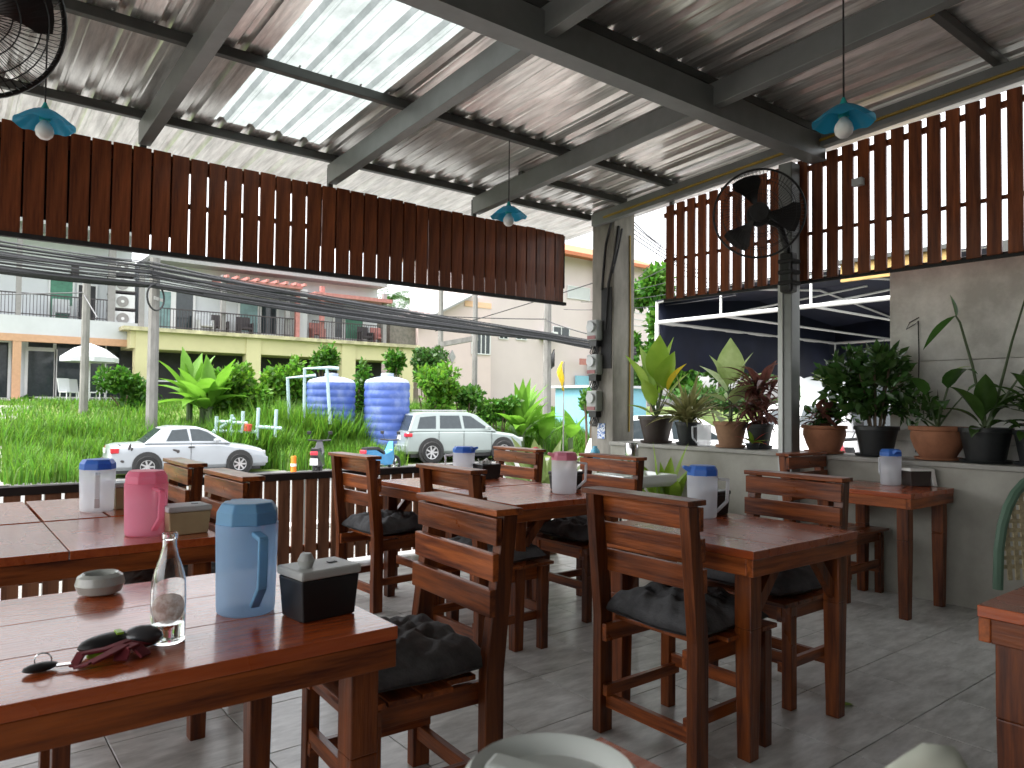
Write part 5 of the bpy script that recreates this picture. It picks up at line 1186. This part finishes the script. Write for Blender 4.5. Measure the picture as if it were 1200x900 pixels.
shrub(850, 468, 34, 70, 16, 2600, 'long hedge added to darken the ground beyond the navy canopy', 'tree_leaf', .3); shrub(960, 470, 34, 60, 16, 2200, 'long hedge added to darken the ground behind the glossy shrub', 'tree_leaf', .3)  # both hedges added to cover sunlit grass with something darker
def banana(px, py, dep, hpx, label, n=14, seed=1):
    c = GD(px, py, dep); s = dep/FPX; g0 = gh(c.y); t = thing('banana_plant', label, 'plant', (c.x, c.y, g0-.05), 0, 'banana plants'); g = random.Random(seed)
    for st in range(3):
        ox, oy = g.uniform(-.6, .6), g.uniform(-.4, .4); H = hpx*s*.35*g.uniform(.7, 1.1)
        MB().tube([(ox, oy, 0), (ox, oy, H)], .11, 8).build('stem', 'stem_green', t, smooth=True)
        for k in range(n//2): add_leaf(t, (ox, oy, H*.8), rnd_dir(R(g.uniform(30, 85)), R(g.uniform(0, 360))), hpx*s*g.uniform(.5, .75), (.62)*g.uniform(.8, 1.2), 'banana_leaf', .25, .03, droop=g.uniform(.6, 1.3), fold=.25, power=.75, wavy=.06)
banana(222, 490, 26.5, 96, 'bright banana plant beside the thick utility pole', 22, 2); banana(612, 490, 30, 86, 'banana clump beside the yellow flag', 14, 5); banana(650, 488, 31, 60, 'small banana plant behind the flag pole', 8, 8)
def palm(px, py, dep, label, H=11):
    c = GD(px, py, dep); g0 = gh(c.y); t = thing('palm_tree', label, 'tree', (c.x, c.y, g0), 0, 'coconut palms'); top = c.z-g0; g = random.Random(int(px))
    MB().tube([(0, 0, 0), (.2, 0, top*.5), (0, 0, top)], .16, 8).build('trunk', 'pole_concrete', t, smooth=True); crown = thing('x', 'x', 'x'); bpy.data.objects.remove(crown)
    for k in range(20):
        az = k*2.4; el = R(g.uniform(-15, 65)); d_ = Vector(rnd_dir(el, az)); q = MB(); cur = Vector((0, 0, top)); L_ = g.uniform(2.2, 3.0); sv2 = d_.cross(Vector((0, 0, 1))).normalized()
        for i in range(12):
            nx_ = cur+d_*(L_/12); w_ = .75*math.sin(math.pi*min(1, (i+1.5)/13))
            for s in (-1, 1): q.add([cur, cur+d_*.1, cur+d_*.25+sv2*s*w_-Vector((0, 0, .35*w_))], [(0, 1, 2)])
            q.bar(cur, nx_, .03, .03); cur = nx_; d_ = (d_+Vector((0, 0, -.1))).normalized()
        q.build('frond', 'tree_leaf', t)
palm(457, 352, 62, 'coconut palm beside the canopied balcony'); palm(482, 352, 66, 'coconut palm rising behind the grey parapet')
def tree(px, py, dep, rpx, hpx, n, label, material='tree_leaf', size=.4):
    c = GD(px, py, dep); s = dep/FPX; g0 = gh(c.y); t = thing('leafy_tree', label, 'tree', (c.x, c.y, g0), 0, 'trees behind the houses'); g = random.Random(int(px)); zc_ = c.z-g0; rx, rv = rpx*s, hpx*s; cls = []
    MB().tube([(0, 0, 0), (.1, 0, zc_*.5), (0, .1, zc_)], .3, 8, radii=[.35, .28, .12]).build('trunk', 'stem_brown', t, smooth=True)
    for k in range(16): a = g.uniform(0, 6.28); rr = g.uniform(.1, .8); cls.append(((rx*rr*math.cos(a), rx*rr*math.sin(a), zc_+rv*g.uniform(-.7, .8)), (rx*g.uniform(.22, .4),)*2+(rv*g.uniform(.15, .3),)))
    for k in range(5): b_ = cls[k][0]; MB().tube([(0, 0, zc_*.6), (b_[0]*.5, b_[1]*.5, (zc_*.6+b_[2])/2), b_], .1, 6, radii=[.14, .1, .04]).build('limb', 'stem_brown', t)
    leaf_cloud('crown', cls, n, size, material, t, aspect=.6, shell=.3, kind='stuff')
tree(768, 375, 48, 44, 62, 6000, 'tall leafy tree behind the pink building and navy canopy', 'bush', .42)
tree(845, 410, 60, 60, 40, 4000, 'leafy tree seen under the navy canopy', 'tree_leaf', .5)
tree(800, 440, 45, 34, 26, 2500, 'low leafy tree behind the lime-leaved plant', 'bush', .42)
tree(735, 455, 42, 40, 20, 1800, 'low leafy tree behind the blue shed', 'tree_leaf', .4)
# rough grass on the bank and verge
def grass(name, regions, n, label, L=(.35, .8), w=.03):
    V = []; g = RNG
    P = np.concatenate([np.stack([g.uniform(x0, x1, int(n*f)), g.uniform(y0, y1, int(n*f))], 1) for x0, x1, y0, y1, f in regions]); k = len(P)
    z = np.array([gh(y) for y in P[:, 1]]); clump = .6+.55*np.sin(P[:, 0]*1.7+np.sin(P[:, 1]*1.3)*2)*np.sin(P[:, 1]*1.1+P[:, 0]*.35)
    Ln = g.uniform(L[0], L[1], k)*np.clip(clump+.45, .35, 1.3); az = g.uniform(0, 6.28, k); le = g.uniform(.1, .6, k); wd = w*g.uniform(.7, 1.3, k)
    d = np.stack([np.cos(az), np.sin(az)], 1); s = np.stack([-d[:, 1], d[:, 0]], 1)
    def pt(t_, ws): return np.concatenate([P+d*(Ln*le*t_**2)[:, None]+s*(ws*wd)[:, None], (z-.02+Ln*t_*(1-.35*le*t_))[:, None]], 1)
    V = np.stack([pt(0, -.5), pt(0, .5), pt(.55, .42), pt(.55, -.42), pt(1, 0)], 1).reshape(-1, 3); i = np.arange(k)[:, None]*5
    F = np.concatenate([np.hstack([i, i+1, i+2]), np.hstack([i, i+2, i+3]), np.hstack([i+3, i+2, i+4])])
    o = mk(name, np_mesh(name, V, F), 'grass_blade', kind='stuff'); o['label'] = label; o['category'] = 'grass'; return o
grass('grass', [(1.6, 30, 23.3, 27, .5), (-3, 30, 26, 28.5, .1), (1.4, 3.2, 21.3, 23.4, .012), (8.4, 12.5, 21.4, 23.4, .03), (-8, .2, 22, 34, .05), (8.0, 14.5, 22.6, 24.6, .12)], 60000, 'tall rough green grass on the bank behind the cars', (.35, .85), .035)

grass('lawn_grass', [(-6, 30, 28, 36.2, 1.)], 26000, 'short green lawn grass before the white terrace', (.12, .3), .035)
rd = grass('reed_grass', [(7.6, 14.2, 23.5, 25.0, .7), (7.0, 9.6, 22.9, 23.8, .15), (12.6, 16.2, 24.2, 25.6, .15)], 9000, 'very tall rough grass hiding the water tank bases', (1.0, 1.75), .05)
# ================================================================== SIDE STREET BEYOND THE LOW WALL
tn = thing('canopy_tent', 'navy canopy tent on white tubes over the side street', 'tent')
TX = 9.0; yf = [GX(p, 380, TX).y for p in (770, 1040)]; z_e = GX(770, 378, TX).z; z_v = GX(770, 430, TX).z; z_p = GX(770, 353, TX).z
ya, yb_ = yf[0], yf[1]-2.2; XB = 14.5
def tube(pts, name='tube', r=.03): MB().tube(pts, r, 8).build(name, 'tube_white', tn, smooth=True)
tube([(TX, ya, z_e), (TX, yb_, z_e)]); tube([(XB, ya, z_e), (XB, yb_, z_e)]); tube([(TX, ya, z_e), (XB, ya, z_e)]); tube([(TX, ya, z_e), (TX, ya, z_p)], r=.025)
ym = (ya+yb_)/2; XM = (TX+XB)/2
tube([(TX, ya, z_p-.02), (TX, ya-1.2, z_p+.1), (TX, yb_, z_p+.12)], r=.022); 
for y in (ya-1.2, ya-2.6, ya-4.2): tube([(TX, y, z_e), (TX, y, z_p+.06)], r=.018); tube([(TX, y, z_p+.06), (XM, y, z_p+.32), (XB, y, z_p+.06)], r=.018); tube([(TX, y, z_e), (XB, y, z_e)], r=.018); tube([(TX, y, z_e), (XM, y-.8, z_p+.3)], r=.015)
q = MB(); rows = [(ya, 0), (ya-1.2, .1), (yb_, .12)]
q.add([p for y, dz in rows for p in ((TX-.05, y, z_p+dz), (XM, y, z_p+dz+.28), (XB+.05, y, z_p+dz))], [(0, 1, 4, 3), (1, 2, 5, 4), (3, 4, 7, 6), (4, 5, 8, 7)])
b = q.build('roof_cloth', 'tarp_navy', tn); b.modifiers.new('solid', 'SOLIDIFY').thickness = .01
for nm, A_, B_ in (('back_valance', (XB, ya), (XB, yb_)), ('end_valance', (TX, ya), (XB, ya))):
    q = MB(); n = 24; vs = []
    for i in range(n+1):
        t_ = i/n; x = A_[0]+(B_[0]-A_[0])*t_; y = A_[1]+(B_[1]-A_[1])*t_
        top_ = z_p+.28*(1-abs(2*t_-1)) if nm == 'end_valance' else z_p+.12*min(1, abs(y-ya)/1.4)
        vs += [(x+.03*math.sin(i*1.3), y+.03*math.sin(i*1.7), z_v-.05*(i % 2)), (x, y, top_-.005)]
    q.add(vs, [(2*i, 2*i+2, 2*i+3, 2*i+1) for i in range(n)]); b = q.build(nm, 'tarp_navy', tn, smooth=True); b.modifiers.new('solid', 'SOLIDIFY').thickness = .01
for x in (TX, XB):
    for y in (ya, yb_): MB().tube([(x, y, -.18), (x, y, z_e)], .035, 8).build('tent_leg', 'tube_white', tn, smooth=True)
pe = thing('awning', 'tan cloth awning hanging beside the bare concrete wall', 'awning'); a = GX(985, 338, 7.2); b = GX(1034, 322, 7.2)
MB().box((7.2, b.y-.6, b.z-.02), (7.24, a.y, b.z+.16)).build('cloth', 'pelmet_tan', pe); MB().box((7.17, b.y-.65, b.z+.16), (7.27, a.y+.05, b.z+.2)).build('bar', 'steel_dark', pe)
MB().box((5.842, 2.3, 1.9), (7.25, 2.36, 1.96)).build('bracket', 'steel_dark', pe); MB().box((7.2, 2.28, 1.9), (7.26, 2.38, b.z+.16)).build('upright', 'steel_dark', pe)
# pale building and vehicles at the end of the side street
sb = thing('shop_building', 'white low shop building across the side street', 'building')
B((24, -6, -.3), (32, 14, 3.6), 'wall', 'white_wall', sb); B((23.2, -6, 2.6), (24, 14, 2.75), 'awning_slab', 'offwhite', sb)
for k in range(4): 
    w_ = MB().box((23.9, -4+4.4*k, .6), (23.99, -1+4.4*k, 2.3)).build('window', 'white_frame', sb); MB().box((23.87, -3.9+4.4*k, .7), (23.899, -1.1+4.4*k, 2.2)).build('pane', 'window_glass', w_)
pk = thing('white_pickup', 'white car parked under the navy canopy tent', 'car', (15.5, 8.9, -.18), R(75))
prof = [(-2.2, .8, .76), (-2.1, 1.0, .84), (0, 1.05, .88), (1.0, 1.02, .88), (2.0, .86, .82), (2.2, .65, .7)]
hz_, a_, b_ = car(pk, 4.4, prof, .89, 1.0, [(-2.0, .98), (-1.7, 1.55), (.0, 1.6), (.4, 1.5), (1.15, .98)], 'car_white', None, .33, [[(-1.6, 1.06), (-1.45, 1.46), (-.6, 1.5), (-.55, 1.06)], [(-.45, 1.06), (-.48, 1.5), (.1, 1.48), (.8, 1.06)]], sill=.26)
glass_slope(pk, (1.15, .98), (.4, 1.5), hz_, 'windscreen'); glass_slope(pk, (-2.0, .98), (-1.7, 1.55), hz_, 'rear_window')
for x in (-1.35, 1.35):
    for s in (-1, 1): MB().cyl((x, s*.75, .35), (x, s*.892, .35), .41, n=22).build('arch_shade_disc', 'car_dark', pk); wheel(pk, x, s*.83, .33)
mb2 = motorbike(985, 540, 10.5, R(200), 'moto_red', 'red and white scooter seen between two plant pots', 'moto_red')
mb2.location.z = -.18
